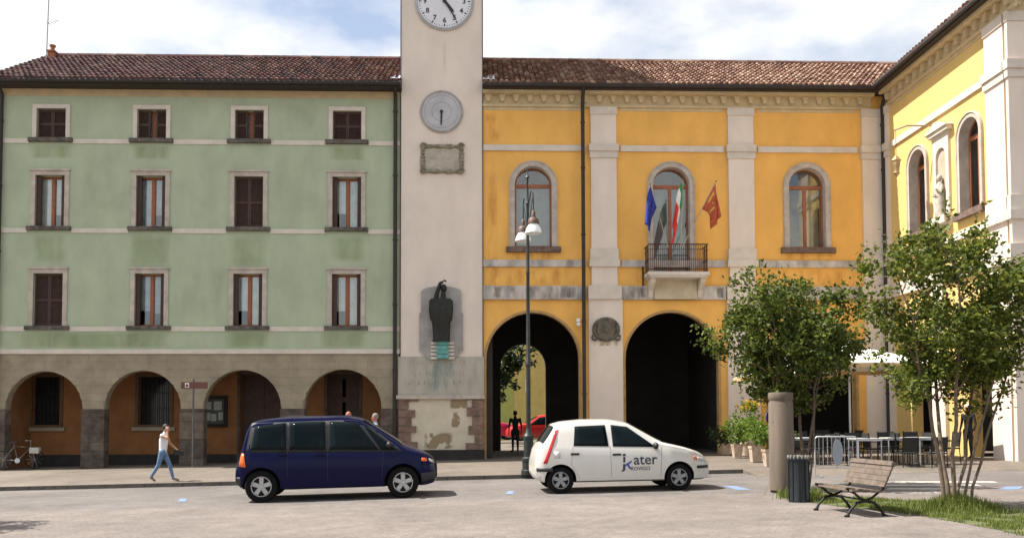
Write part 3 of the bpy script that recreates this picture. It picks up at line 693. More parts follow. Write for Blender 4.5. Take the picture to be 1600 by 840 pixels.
for u0, u1 in ((XT0 - .35, XT0), (XT1, XT1 + .45)):
    b = MB(TF); b.add([(u0, -.55, 14.12), (u1, -.55, 14.12), (u1, .6, 14.75), ((u0 if u0 < XT0 else u1) if False else (u0 + u1) / 2, .6, 14.75), (u0 if u0 < XT0 else u0, .2, 14.5)], [(0, 1, 2, 3, 4)]); b.build('flashing', LEAD, TWR, clean=False)

# ===== yellow town hall
XY0, XW = -.055, 15.12
WD = 23.72                                        # front of the wing
YB = reg(thing('town_hall', 'ochre yellow town hall with arches, beige pilasters and a projecting wing', 'building', (7.5, YF, .2)), (7.5, YF, .2))
def TW(u, n, z): return (XW + n, YF - u, z)
def TR(u, n, z): return (u, WD + n, z)
YA = [(-.03, 3.59, 3.84), (5.14, 8.80, 3.84), (10.50, 14.0, 3.84)]
YWI = [(1.82,), (7.0,), (12.15,)]
AW = .70
def win_hole(c, z0): return arch_pts(c - AW, c + AW, z0, 10.35, 16)
holes = [win_hole(1.82, 8.0), win_hole(7.0, 6.95), win_hole(12.15, 8.0)]
MB(TF).wall(outer_with_arches(XY0, XW, -.4, 13.9, YA), holes, 0, .6).build('wall', YELLOW, YB)
# wing walls
LW = YF - WD
wing_arches = [(1.75, 3.25, 3.6), (5.35, 6.6, 3.4)]
WWC = [2.55, 5.75]
wh = [arch_pts(c - .55, c + .55, 8.05, 10.4, 16) for c in WWC]
MB(TW).wall(outer_with_arches(0.0, LW, -.4, 13.9, wing_arches), wh, 0, .4).build('wing_wall', WYELLOW, YB)
MB(TR).wall(outer_with_arches(XW + .4, 27, -.4, 13.9, [(17.6, 20.6, 3.8), (22.2, 25.2, 3.8)]), [arch_pts(18.4, 19.8, 8, 10.35, 16), arch_pts(23, 24.4, 8, 10.35, 16)], 0, .6).build('wing_front_wall', WYELLOW, YB)
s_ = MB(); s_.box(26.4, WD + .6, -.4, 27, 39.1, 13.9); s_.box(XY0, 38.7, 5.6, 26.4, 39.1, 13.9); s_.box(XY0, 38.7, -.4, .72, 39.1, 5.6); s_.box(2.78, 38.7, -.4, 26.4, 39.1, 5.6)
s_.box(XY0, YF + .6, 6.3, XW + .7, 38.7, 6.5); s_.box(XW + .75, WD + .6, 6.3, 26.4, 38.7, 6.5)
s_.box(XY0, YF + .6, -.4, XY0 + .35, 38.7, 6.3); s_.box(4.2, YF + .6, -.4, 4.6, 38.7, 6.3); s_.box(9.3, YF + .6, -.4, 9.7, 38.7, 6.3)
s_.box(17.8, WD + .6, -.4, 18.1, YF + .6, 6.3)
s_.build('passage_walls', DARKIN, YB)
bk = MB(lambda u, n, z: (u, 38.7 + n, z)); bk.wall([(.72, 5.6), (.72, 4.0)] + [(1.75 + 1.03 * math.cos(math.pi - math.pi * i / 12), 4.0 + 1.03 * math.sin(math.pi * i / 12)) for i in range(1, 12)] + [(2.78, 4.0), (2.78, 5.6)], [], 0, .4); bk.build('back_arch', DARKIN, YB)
# arch trims
for a, e, zs in YA:
    o_ = arch_pts(a - .0, e + .0, .1, zs, 20); i_ = arch_pts(a + .09, e - .09, .1, zs, 20)
    b = MB(TF); n = len(o_)
    b.add([(p_[0], -.012, p_[1]) for p_ in o_] + [(p_[0], -.012, p_[1]) for p_ in i_] + [(p_[0], .3, p_[1]) for p_ in i_], [(k, k + 1, n + k + 1, n + k) for k in range(n - 1)] + [(n + k, n + k + 1, 2 * n + k + 1, 2 * n + k) for k in range(n - 1)])
    b.build('arch_trim', mat('brownish_trim', (.42, .26, .11), .9, .2, 4, .1), YB, clean=False)
def cornice(T, u0, u1, nm, k0=.0):
    MB(T).box(u0, -.10, 13.28, u1, .02, 13.36).build('cornice_moulding', FRIEZE, YB)
    MB(T).box(u0, -.04, 13.36, u1, .02, 13.9).build('frieze', FRIEZE, YB)
    MB(T).box(u0, -.36, 13.72, u1, -.04, 13.86).build('cornice', FRIEZE, YB)
    u = u0 + .2; src = None
    while u < u1 - .15:                          # one corbel of the arched frieze after another
        if src is None or T is not cornice.T:
            b = MB(); b.wall([(-.05, .04), (.05, .04), (.07, .12), (.12, .30), (-.12, .30), (-.07, .12)], [], -.15, 0.0); src = b.build('corbel', FRIEZE, YB, base=(0, 0, 0)); cornice.T = T; o = src
        else: o = inst(src, 'corbel', YB)
        p_ = Vector(T(u, -.03, 13.41)) - BASE['town_hall']; o.location = p_
        if T is TW: o.rotation_euler = (0, 0, R(-90))
        u += .52
cornice.T = None
cornice(TF, XY0, XW - .45, 'front'); cornice(TW, .45, LW + .42, 'wing'); cornice(TR, XW + .02, 26, 'wing front')
def pilaster(T, u0, u1, ug0, ug1, low=True, zb=-.35, cut=None):
    m = PALE
    o = MB(T).box(u0, -.10, 7.95, u1, .02, 11.36).build('pilaster', CREAM, YB)
    MB(T).box(u0, -.10, 11.86, u1, .02, 13.0).build('upper_shaft', CREAM, o); MB(T).box(u0, -.10, 6.54, u1, .02, 7.26).build('lower_shaft', CREAM, o)
    for nm_, w_, d_, z0_, z1_ in (('capital_neck', .05, .15, 11.36, 11.60), ('capital', .08, .2, 11.60, 11.86), ('top_moulding', .03, .14, 13.0, 13.28), ('pedestal', .05, .15, 7.52, 7.95), ('pedestal_band', .09, .2, 7.26, 7.52)):
        MB(T).box(u0 - w_, -d_, z0_, u1 + w_, .02, z1_).build(nm_, PALE, o)
    if low:
        MB(T).box(ug0, -.12, zb, ug1, .02, 6.04).build('lower_pier', CREAM, o); MB(T).box(u0 - .14, -.22, 6.04, u1 + .14, .02, 6.54).build('pier_band', PALE, o)
    return o
pilaster(TF, 3.98, 4.94, 3.86, 5.12); pilaster(TF, 9.17, 10.13, 9.05, 10.25); pilaster(TF, 14.28, XW - .0, 14.28, XW)
pilaster(TW, .12, .55, .12, .62); pilaster(TW, LW - 1.05, LW - .12, LW - 1.05, LW - .13)
MB(TW).box(3.35, -.12, -.35, 4.15, .02, 6.04).build('pier', CREAM, YB)
pilaster(TR, XW - .105, XW + 1.0, XW - .125, XW + 1.05); pilaster(TR, 21.0, 22.0, 21.0, 22.0)
def bands(T, segs, m=BANDM, m2=PALE):
    for a, e in segs:
        MB(T).box(a, -.07, 11.62, e, .02, 11.84).build('string_course', m2, YB)
        MB(T).box(a, -.08, 7.26, e, .02, 7.52).build('string_course', m, YB)
        if e - a > 3.2 and T is TF: cuts = [a] + [a + (e - a) * q / 4 for q in (1, 2, 3)] + [e]
        else: cuts = [a, e]
        for i in range(len(cuts) - 1): MB(T).box(cuts[i] + .004, -.13, 6.04, cuts[i + 1] - .004, .02, 6.54).build('band_stone', m, YB)
        MB(T).box(a, -.02, 13.16, e, .015, 13.28).build('upper_strip', FRIEZE, YB)
bands(TF, [(XY0, 3.78), (5.10, 9.0), (10.3, 14.1)]); bands(TW, [(.75, LW - 1.22)], PALE); bands(TR, [(16.3, 20.8), (22.2, 26.8)], PALE)
RS = stain_mat('rust_red_stain', (.60, .29, .06), .4, 3, .45, .7, .3)
for (u0, u1, z0, z1) in [(.1, 3.5, 6.56, 7.24), (5.2, 9, 6.56, 7.24), (10.3, 14.1, 6.56, 7.24), (.9, 2.8, 7.55, 7.82), (11.2, 13.1, 7.55, 7.82), (XY0 + .02, .6, 11.9, 13.1), (.1, .5, 6, 11.5)]:
    b = MB(TF); b.add([(u0, -.004, z0), (u1, -.004, z0), (u1, -.004, z1), (u0, -.004, z1)], [(0, 1, 2, 3)]); b.build('rust_stain', RS, YB, clean=False)
BS = stain_mat('black_drip_stain', (.13, .11, .09), .6, 4, .46, .7, .2)
for u0, u1 in [(.1, 1.2), (1.2, 3.78), (5.1, 6.4), (8.2, 9.0), (10.3, 12.0)]:
    b = MB(TF); b.add([(u0, -.135, 6.05), (u1, -.135, 6.05), (u1, -.135, 6.54), (u0, -.135, 6.54)], [(0, 1, 2, 3)]); b.build('black_stain', BS, YB, clean=False)

def arched_window(T, c, hw, z0, zs, parent, mull=True, sur=.20, deep=.22, reflm=None, name='window', sill=True, rightjamb=None):
    o_ = arch_pts(c - hw - sur, c + hw + sur, z0, zs, 20); i_ = arch_pts(c - hw + .007, c + hw - .007, z0, zs - .004, 20); n = len(o_)
    b = MB(T); b.add([(p_[0], -.07, p_[1]) for p_ in o_] + [(p_[0], -.07, p_[1]) for p_ in i_] + [(p_[0], .03, p_[1]) for p_ in o_] + [(p_[0], deep + .02, p_[1]) for p_ in i_],
        [(k, k + 1, n + k + 1, n + k) for k in range(n - 1)] + [(k, k + 1, 2 * n + k + 1, 2 * n + k) for k in range(n - 1)] + [(n + k, n + k + 1, 3 * n + k + 1, 3 * n + k) for k in range(n - 1)])
    b.tube([(p_[0], -.075, p_[1]) for p_ in arch_pts(c - hw - sur + .03, c + hw + sur - .03, z0, zs, 20)], .025, 5, False)
    w = b.build(name, TRIM, parent, clean=False)
    if sill: MB(T).box(c - hw - sur - .12, -.18, z0 - .2, c + hw + sur + .12, .3, z0).build('sill', mat('dark_sill', (.15, .10, .08), .9, .4, 5, .2), w)
    f = MB(T); tz = zs + .0; fw = .075
    upper = [(c - hw + fw, tz + .07)] + [(c + hw - fw, tz + .07)] + [(c + (hw - fw) * math.cos(math.pi * k / 12), tz + .07 + (hw - fw - .02) * math.sin(math.pi * k / 12)) for k in range(1, 12)]
    upper = [(c + (hw - fw) * math.cos(t), tz + .07 + (hw - fw - .05) * math.sin(t)) for t in [math.pi * k / 14 for k in range(15)]]
    lows = [rect_pts(c - hw + fw, c - .06, z0 + .10, tz - .07), rect_pts(c + .06, c + hw - fw, z0 + .10, tz - .07)] if mull else [rect_pts(c - hw + fw, c + hw - fw, z0 + .10, tz - .07)]
    f.wall(list(reversed(arch_pts(c - hw, c + hw, z0, zs, 14))), [upper] + lows, deep, deep + .07)
    f.build('sash', WOODO, w)
    MB(T).wall(upper, [], deep + .03, deep + .036).build('pane', GLASS, w)
    for q in lows: MB(T).wall(q, [], deep + .03, deep + .036).build('pane', GLASS, w)
    if reflm: curtain_or_reflection(T, c - hw + .03, c + hw - .03, z0 + .05, tz, deep + .35, reflm, w)
    return w
CG = mat('grey_green_reflection', (.30, .34, .31), .9, .15, 1.5, 0); CO = mat('ochre_reflection', (.40, .33, .17), .9, .2, 2, 0)  # green and tan reflections in the glass, put into the sheets behind it
arched_window(TF, 1.82, AW, 8.0, 10.35, YB, mull=False, reflm=CG)
arched_window(TF, 7.0, AW, 6.97, 10.35, YB, reflm=CG, name='balcony_door', sill=False)
arched_window(TF, 12.15, AW, 8.0, 10.35, YB, reflm=CO)
for c in WWC: arched_window(TW, c, .55, 8.05, 10.4, YB, sur=.16, deep=.26, reflm=CO)
for c in (19.1, 23.7): arched_window(TR, c, .7, 8.0, 10.35, YB, reflm=CG)
# roofs
def ytint(p):
    r_ = random.random(); a = Vector((.255, .132, .088))
    if r_ < .25: a = Vector((.34, .21, .15))
    elif r_ < .45: a = Vector((.17, .082, .055))
    elif r_ < .55: a = Vector((.42, .29, .21))
    return tuple(a * random.uniform(.8, 1.15))
RY = front_roof(YB, XY0, XW + 3.0, tint_fn=ytint)
wr = MB(); ex = XW - .58; xr = XW + 5.9; fy = WD - .55
wr.add([(ex, fy, EAVE), (27.4, fy, EAVE), (27.4, 39.6, EAVE), (ex, 39.6, EAVE), (xr - .3, fy + 5.5, 17.3), (xr - .3, 39.6, 17.3), (27.4, fy + 5.5, EAVE + .01)], [(0, 1, 4), (0, 4, 5, 3), (1, 2, 5, 4), (2, 3, 5), (0, 3, 2, 1)])
WR = wr.build('roof', MATS['roof_underlay'], YB)
g_ = MB(); g_.tube([(ex - .06, SL_Y0 - .06, EAVE - .06), (ex - .06, fy - .06, EAVE - .06), (27.4, fy - .06, EAVE - .06)], .095, 8); g_.box(ex, fy, EAVE - .16, XW + .1, SL_Y0, EAVE - .02); g_.box(ex, fy, EAVE - .165, 27, WD + .1, EAVE - .025); g_.build('gutter', GUTTER, WR)
dn2 = Vector((ex - (xr - .3), 0, EAVE - 17.3)).normalized(); nm2 = Vector((dn2.z, 0, -dn2.x)); cols = []; y = fy + .2
while y < 37: cols.append((y, -.1, min(6.5, max(.4, (y - fy) * 1.15)) if y < fy + 5.5 else 6.3)); y += .2
tile_field(cols, .37, lambda key, s: (Vector((ex, key, EAVE + .02)) - dn2 * s, dn2, Vector((0, -1, 0)), nm2), ytint, 'roof_tiles', WR)
# downpipes
for xx, top in ((3.66, True), (14.98, False)):
    q = MB(); q.tube([(xx, SL_Y0 + .02, 13.9), (xx, YF - .28, 13.3), (xx, YF - .26, 6.9), (xx, YF - .26, .0 + SLOPE * xx)], .07, 8)
    for zz in (2.5, 5.2, 8.4, 10.9, 12.6): q.lathe([(.09, 0), (.09, .06)], (xx, YF - .26, zz), 8)
    q.build('downpipe', PIPE, YB)
q = MB(); q.tube([(5.9, YF - .06, 6.5), (5.9, YF - .06, 7.3)], .03, 6); q.build('drain_pipe', PIPE, YB)
# balcony
bl = MB(TF); bl.box(5.95, -.85, 6.83, 8.2, .02, 6.96); bl.box(6.02, -.8, 6.76, 8.13, .02, 6.83); BL = bl.build('balcony', PALE, YB)
for u in (6.08, 7.92):
    b = MB(lambda n, uu, z, u=u: (u + uu, YF - n, z)); b.wall([(0, 6.1), (.12, 6.1), (.25, 6.35), (.62, 6.62), (.7, 6.76), (0, 6.76)], [], 0, .18); b.build('bracket', PALE, BL)
MB(TF).box(6.3, -.2, 6.04, 7.9, .02, 6.76).build('corbel_panel', mat('beige_panel', (.50, .42, .30), .9, .15, 2, .1), BL)
rl = MB(TF); pts = [(5.99, 0), (5.99, -.81), (8.16, -.81), (8.16, 0)]
for z, r in ((7.97, .025), (7.05, .015), (7.78, .012)): rl.tube([(p_[0], p_[1], z) for p_ in pts], r, 6)
rl.build('railing', RUST, BL)
def rail_bar(u, n):
    b = MB(TF); b.tube([(u, n, 6.96), (u, n, 7.95)], .011, 5); b.ball((u, n, 7.42), (.022, .022, .05), 6, 4); return b.build('railing_bar', RUST, BL)
k = 0
while k < 30: rail_bar(6.05 + k * .071, -.81); k += 1
for u in (5.99, 8.16):
    for n in (-.12, -.26, -.40, -.54, -.68): rail_bar(u, n)
b = MB(TF); b.tube([(8.3, -.5, 7.3), (8.25, -.9, 7.5), (8.05, -.9, 7.3)], .03, 5)
# crest on the first pier
random.seed(9); cr = MB(TF); CRX, CRZ = 4.49, 4.92
cr.wall([(CRX - .30, CRZ + .32), (CRX - .34, CRZ - .1), (CRX - .18, CRZ - .34), (CRX, CRZ - .42), (CRX + .18, CRZ - .34), (CRX + .34, CRZ - .1), (CRX + .30, CRZ + .32)], [], -.24, -.12)
for k in range(26):
    a = 2 * math.pi * k / 26; cr.ball((CRX + .44 * math.cos(a), -.18, CRZ + .38 * math.sin(a)), (.09, .07, .08), 7, 5)
for u in (-.42, .42): cr.tube([(CRX + u + .1 * math.cos(t), -.2, CRZ - .3 + .1 * math.sin(t)) for t in [i * .6 for i in range(11)]], .04, 6)
cr.ball((CRX, -.24, CRZ + .05), (.16, .05, .22), 8, 6)
cr.build('stone_crest', mat('dark_carved_stone', (.12, .105, .08), .95, .4, 6, .4, 20), YB, smooth=60)
b = MB(TF); b.box(CRX - .5, -.125, CRZ - .62, CRX + .5, -.115, CRZ - .40); b.build('crest_stain', stain_mat('crest_drip', (.45, .36, .20), .7, 5, .4, .6, .3), YB)
# small cameras by the arch
b = MB(TF); b.box(3.40, -.22, 5.20, 3.52, 0, 5.32); b.ball((3.46, -.24, 5.1), .08, 8, 6); b.build('security_camera', WHITEP, YB)
# wing niche with statue, lantern
b = MB(TW); NU = 4.15
b.wall(rect_pts(NU - .48, NU + .48, 7.7, 10.95), [arch_pts(NU - .30, NU + .30, 8.2, 10.2, 12)], -.09, .02); b.box(NU - .62, -.20, 10.95, NU + .62, .02, 11.08); b.add([(NU - .7, -.26, 11.08), (NU + .7, -.26, 11.08), (NU, -.26, 11.36), (NU - .7, .02, 11.08), (NU + .7, .02, 11.08), (NU, .02, 11.36)], [(0, 1, 2), (5, 4, 3), (0, 2, 5, 3), (1, 4, 5, 2), (0, 3, 4, 1)])
b.box(NU - .5, -.28, 7.95, NU + .5, .02, 8.2); nic = b.build('niche', PALE, YB)
MB(TW).wall(arch_pts(NU - .30, NU + .30, 8.2, 10.2, 12), [], -.02, -.004).build('niche_back', mat('niche_shade', (.42, .36, .27), .9, .15, 3, .1), nic)
b = MB(TW)
for (z, r_) in (): pass
b.tube([(NU, -.12, 8.2), (NU, -.13, 8.6), (NU, -.13, 9.0), (NU, -.13, 9.25), (NU, -.13, 9.36)], [.20, .15, .17, .13, .05], 10); b.ball((NU, -.14, 9.5), (.09, .09, .12)); b.tube([(NU - .15, -.14, 9.2), (NU - .2, -.24, 8.95), (NU - .02, -.30, 8.9)], [.06, .05, .04], 7); b.tube([(NU + .15, -.14, 9.2), (NU + .22, -.22, 8.95), (NU + .1, -.3, 9.1)], [.06, .05, .04], 7)
for k in range(5): b.tube([(NU - .02 + .012 * k, -.30, 8.9), (NU + .04 + .012 * k, -.32, 8.91 + .012 * (k - 2))], [.014, .01], 5)
ns = b.build('stone_statue', mat('statue_stone', (.42, .37, .31), .9, .35, 6, .3), smooth=50, base=TW(NU, -.12, 8.2)); ns.location = TW(NU, -.12, 8.2)
tag(ns, 'small weathered stone statue in the pedimented niche of the wing', 'statue')
lu = 3.3; LT = reg(thing('wall_lantern', 'hanging lantern on an iron bracket beside the niche of the wing', 'lantern', TW(lu, 0, 11.2)), TW(lu, 0, 11.2))
b = MB(TW); b.tube([(lu + .25, -.02, 11.45), (lu + .1, -.8, 11.5), (lu - .1, -1.15, 11.4)], .03, 6); b.build('bracket_arm', mat('pale_iron', (.30, .22, .16), .6, .2, 5, 0), LT)
b = MB(TW); b.tube([(lu - .08, -1.1, 11.42), (lu - .08, -1.1, 10.55)], .008, 5); b.build('chain', IRON, LT)
b = MB(); c_ = TW(lu - .08, -1.1, 9.9); b.lathe([(.03, .64), (.14, .5), (.17, .46), (.14, .44), (.09, .06), (.12, .03), (.05, -.06), (.01, -.12)], c_, 6); b.build('lantern_body', mat('lantern_brass', (.34, .24, .12), .5, .3, 6, 0, metal=.3), LT)
# ---------------------------------------------------------------- vehicles
def interp(tab, x):
    if x <= tab[0][0]: return tab[0][1]
    for (a, u), (b, v) in zip(tab, tab[1:]):
        if x <= b:
            t = (x - a) / (b - a) if b > a else 0; return u + (v - u) * t
    return tab[-1][1]
def smooth_interp(tab, x, w=.04): return sum(interp(tab, x + w * k) for k in (-1, -.5, 0, .5, 1)) / 5
PAINTW = mat('white_car_paint', (.64, .61, .56), .3, .03, 2, 0, coat=.6)
PAINTB = mat('dark_blue_car_paint', (.001, .002, .032), .22, .1, 2, 0, spec=.14, coat=.08)
TYRE = mat('tyre_rubber', (.008, .008, .008), .9, .2, 12, .1, spec=.15)
RIM = mat('alloy_rim', (.42, .42, .43), .35, .1, 5, 0, metal=.7)
RIMD = mat('dull_wheel_cover', (.30, .30, .31), .45, .15, 8, 0, metal=.4)
BLACKP = mat('black_plastic', (.015, .015, .016), .55, .2, 8, 0)
CGLASS = mat('car_glass', (.006, .011, .013), .06, .3, 1.2, 0, spec=.10)
REDL = mat('red_tail_light', (.55, .03, .03), .2, .1, 10, 0)
ORL = mat('amber_light', (.85, .16, .03), .25, .1, 10, 0)
CLEARL = mat('clear_lamp_glass', (.55, .55, .55), .1, .2, 12, 0, metal=.3)
UNDER_ = mat('underbody_black', (.006, .006, .006), .95, .1, 3, 0)
class Car:
    def __init__(s, name, label, cat, loc, yaw, low, belt, top, wid, wheels, wr, paint, rimm, group=None, tumble=.22, detail=True, cap=None):
        s.low, s.belt, s.top, s.wid, s.tumble = low, belt, top, wid, tumble
        s.root = thing(name, label, cat, loc, yaw, group)
        s.root.rotation_euler = (0, -math.atan(SLOPE), yaw)
        x0, x1 = top[0][0], top[-1][0]; n = 56; rings = []
        for i in range(n + 1):
            x = x0 + (x1 - x0) * i / n
            zl, zb, zt = smooth_interp(low, x), smooth_interp(belt, x), smooth_interp(top, x)
            zb = min(zb, zt - .015); w = smooth_interp(wid, x, .06)
            wt = s.wt(x); zm = zl + (zb - zl) * .55
            half = [(0, zl), (w * .80, zl), (w * .955, zl + .04), (w * .99, zl + (zm - zl) * .5), (w, zm), (w * .985, zb - .06), (w * .955, zb)]
            hgt = zt - zb
            half += [(w * .955 + (wt - w * .955) * .5, zb + hgt * .5), (wt, zt - min(.09, hgt * .4)), (wt * .93, zt - min(.03, hgt * .15)), (wt * .6, zt + .004), (0, zt + .02)]
            rings.append([(x, -y, z) for y, z in half] + [(x, y, z) for y, z in reversed(half[1:-1])])
        b = MB(); k = len(rings[0]); vs = [p for r in rings for p in r]; fs = []
        for i in range(n):
            for j in range(k): fs.append((i * k + j, i * k + (j + 1) % k, (i + 1) * k + (j + 1) % k, (i + 1) * k + j))
        fs += [tuple(range(k - 1, -1, -1)), tuple(range(n * k, (n + 1) * k))]
        b.add(vs, fs); s.body = b.build('body', [paint, UNDER_], s.root)
        if detail:                                 # wheel openings cut from the body
            c = MB(); c.m = 1
            for wx in wheels:
                for sy in (-1, 1):
                    yo = sy * 1.2; yi = sy * (smooth_interp(wid, wx) - .30)
                    c.lathe([(wr * 1.17, min(yo, yi)), (wr * 1.17, max(yo, yi))], (wx, 0, wr * 1.02), 28, 'Y')
            co = c.build('cutter', [paint, UNDER_]); 
            md = s.body.modifiers.new('cut', 'BOOLEAN'); md.object = co; md.solver = 'EXACT'; md.operation = 'DIFFERENCE'
            co.parent = None; s.body.parent = None
            dg = bpy.context.evaluated_depsgraph_get(); me = bpy.data.meshes.new_from_object(s.body.evaluated_get(dg)); s.body.modifiers.clear(); s.body.data = me; s.body.parent = s.root
            bpy.data.objects.remove(co)
        me = s.body.data; me.polygons.foreach_set('use_smooth', [True] * len(me.polygons)); me.set_sharp_from_angle(angle=R(38))
        for wx in wheels:
            for sy in (-1, 1):
                yw = sy * (smooth_interp(wid, wx) - .13)
                t = MB(); t.lathe([(wr * .62, -.09), (wr * .93, -.09), (wr, -.06), (wr, .06), (wr * .93, .09), (wr * .62, .09), (wr * .62, -.09)], (0, 0, 0), 28, 'Y', False)
                w = t.build('wheel', TYRE, s.root, smooth=40); w.location = (wx, yw, wr)
                r = MB(); r.lathe([(wr * .63, .0), (wr * .63, .085 * sy), (wr * .56, .085 * sy), (wr * .54, .03 * sy)], (0, 0, 0), 28, 'Y', False); r.lathe([(.001, .03 * sy), (wr * .57, .03 * sy)], (0, 0, 0), 24, 'Y'); r.build('rim', rimm if not detail else BLACKP, w, smooth=40)
                if detail:
                    r2 = MB(); ns = s.spokes if hasattr(s, 'spokes') else 5
                    for q in range(ns):
                        a = 2 * math.pi * q / ns + .3; d = Vector((math.cos(a), 0, math.sin(a))); sd_ = Vector((-math.sin(a), 0, math.cos(a))); o_ = Vector((0, .075 * sy, 0)); wd = .19 * wr if ns == 5 else .17 * wr
                        r2.add([d * wr * .05 + sd_ * wd * .6 + o_, d * wr * .60 + sd_ * wd * .75 + o_, d * wr * .60 - sd_ * wd * .75 + o_, d * wr * .05 - sd_ * wd * .6 + o_], [(0, 1, 2, 3)])
                    r2.lathe([(wr * .17, .06 * sy), (wr * .14, .092 * sy)], (0, 0, 0), 14, 'Y')
                    r2.lathe([(wr * .64, .07 * sy), (wr * .64, .09 * sy), (wr * .575, .09 * sy), (wr * .575, .07 * sy), (wr * .64, .07 * sy)], (0, 0, 0), 28, 'Y', False)
                    r2.build('wheel_spokes', rimm, w, clean=False)
    def wt(s, x):
        zb, zt = smooth_interp(s.belt, x), smooth_interp(s.top, x); w = smooth_interp(s.wid, x, .06)
        return max(.3, w * .955 - s.tumble * max(0, zt - zb))
    def side(s, x, z):
        zl, zb, zt = smooth_interp(s.low, x), smooth_interp(s.belt, x), smooth_interp(s.top, x); zb = min(zb, zt - .015); w = smooth_interp(s.wid, x, .06); zm = zl + (zb - zl) * .55
        if z >= zb:
            h = zt - zb; wt = s.wt(x); return interp([(zb, w * .955), (zb + h * .5, w * .955 + (wt - w * .955) * .5), (zt - min(.09, h * .4), wt), (zt - min(.03, h * .15), wt * .93)], z)
        tab = [(zl, w * .80), (zl + .04, w * .955), (zl + (zm - zl) * .5, w * .99), (zm, w), (zb - .06, w * .985), (zb, w * .955)]
        return interp(tab, z)
    def patch(s, name, bot, top, m, off=.008, sides=(-1, 1), nx=6, nz=6, parent=None):
        for sy in sides:
            b = MB(); vs = []
            def along(pl, t):
                L_ = [0]
                for p, q in zip(pl, pl[1:]): L_.append(L_[-1] + math.hypot(q[0] - p[0], q[1] - p[1]))
                d = t * L_[-1]
                return (interp(list(zip(L_, [p[0] for p in pl])), d), interp(list(zip(L_, [p[1] for p in pl])), d))
            for j in range(nz + 1):
                for i in range(nx + 1):
                    p, q = along(bot, i / nx), along(top, i / nx); v = j / nz
                    x, z = p[0] + (q[0] - p[0]) * v, p[1] + (q[1] - p[1]) * v
                    vs.append((x, sy * (s.side(x, z) + off), z))
            for i, p in enumerate(list(vs)): pass
            fs = [(j * (nx + 1) + i, j * (nx + 1) + i + 1, (j + 1) * (nx + 1) + i + 1, (j + 1) * (nx + 1) + i) for j in range(nz) for i in range(nx)]
            b.add(vs, fs); o = b.build(name, m, parent or s.root, smooth=180)
            md = o.modifiers.new('th', 'SOLIDIFY'); md.thickness = .012
            if sy > 0: pass
    def seam(s, pts, sides=(-1, 1), r=.005):
        for sy in sides:
            P = []
            for (a, b_) in zip(pts, pts[1:]):
                for k in range(8): t = k / 8; x, z = a[0] + (b_[0] - a[0]) * t, a[1] + (b_[1] - a[1]) * t; P.append((x, sy * (s.side(x, z) + .001), z))
            x, z = pts[-1]; P.append((x, sy * (s.side(x, z) + .001), z))
            MB().tube(P, r, 4).build('door_seam', BLACKP, s.root)
    def over(s, name, x0, x1, m, wk=.86, off=.012, nx=8, ny=8):    # glass lying on the upper surface (windscreen, rear window)
        b = MB(); vs = []
        for i in range(nx + 1):
            x = x0 + (x1 - x0) * i / nx; zt = smooth_interp(s.top, x); w = s.wt(x) * wk
            for j in range(ny + 1):
                y = -w + 2 * w * j / ny; e = abs(y) / s.wt(x); z = zt + .02 - (.016 * min(1, e / .6)) - max(0, e - .6) * .07
                vs.append((x, y, z + off))
        b.add(vs, [(i * (ny + 1) + j, i * (ny + 1) + j + 1, (i + 1) * (ny + 1) + j + 1, (i + 1) * (ny + 1) + j) for i in range(nx) for j in range(ny)])
        return b.build(name, m, s.root, smooth=180, clean=False)
    def mirror(s, x, z, m):
        for sy in (-1, 1):
            y = sy * (s.side(x, z) + .10); b = MB(); b.ball((x, y, z), (.06, .11, .075), 10, 8); b.tube([(x, sy * s.side(x, z), z - .04), (x, y, z - .03)], .025, 6); b.build('mirror', m, s.root, smooth=60)
    def handle(s, x, z, m):
        for sy in (-1, 1):
            y = s.side(x, z); b = MB(); b.box(x - .09, sy * (y - .005), z - .02, x + .09, sy * (y + .025), z + .022); b.build('door_handle', m, s.root)

# --- dark blue people carrier (local x runs from the rear wheel's ground contact towards the nose)
def place_car(pr, pf, k=1.0):
    a, b_ = onG(*pr), onG(*pf); yaw = math.atan2(b_.y - a.y, b_.x - a.x); return a, b_, yaw
a, b_, yaw = place_car((409, 784.5), (630, 777))
wb = (b_ - a).length
def carbase(a, yaw, w): return (a.x - math.sin(yaw) * w, a.y + math.cos(yaw) * w, SLOPE * (a.x - math.sin(yaw) * w))
S = wb / 2.83
mx_ = lambda tab: [(x * S, z * S) for x, z in tab]
mlow = mx_([(-.52, .42), (-.47, .30), (-.3, .24), (3.3, .24), (3.50, .28), (3.55, .40)])
mbelt = mx_([(-.52, .62), (-.42, .98), (-.30, 1.02), (2.85, .93), (3.15, .86), (3.45, .74), (3.55, .58)])
mtop = mx_([(-.52, .68), (-.47, .84), (-.40, 1.05), (-.33, 1.36), (-.25, 1.60), (-.1, 1.66), (.5, 1.715), (1.7, 1.71), (2.0, 1.65), (2.28, 1.49), (2.80, 1.14), (2.86, 1.07), (3.05, 1.00), (3.30, .91), (3.48, .80), (3.55, .66)])
mwid = mx_([(-.52, .76), (-.3, .90), (.2, .94), (2.8, .94), (3.2, .88), (3.45, .72), (3.55, .58)])
MP_ = Car('blue_car', 'dark blue tall people carrier parked with its nose to the right, tower behind', 'car', carbase(a, yaw, .83 * S), yaw, mlow, mbelt, mtop, mwid, [0, 2.83 * S], .325 * S, PAINTB, RIM, tumble=.20)
Z = lambda l: mx_(l)
MP_.patch('window_surround', Z([(-.30, 1.015), (2.86, .955)]), Z([(-.20, 1.60), (-.05, 1.605), (1.85, 1.63), (2.02, 1.57), (2.20, 1.48)]), BLACKP, off=.003, nx=24)
MP_.patch('side_window', Z([(-.20, 1.06), (.50, 1.05)]), Z([(-.13, 1.54), (.48, 1.60)]), CGLASS)
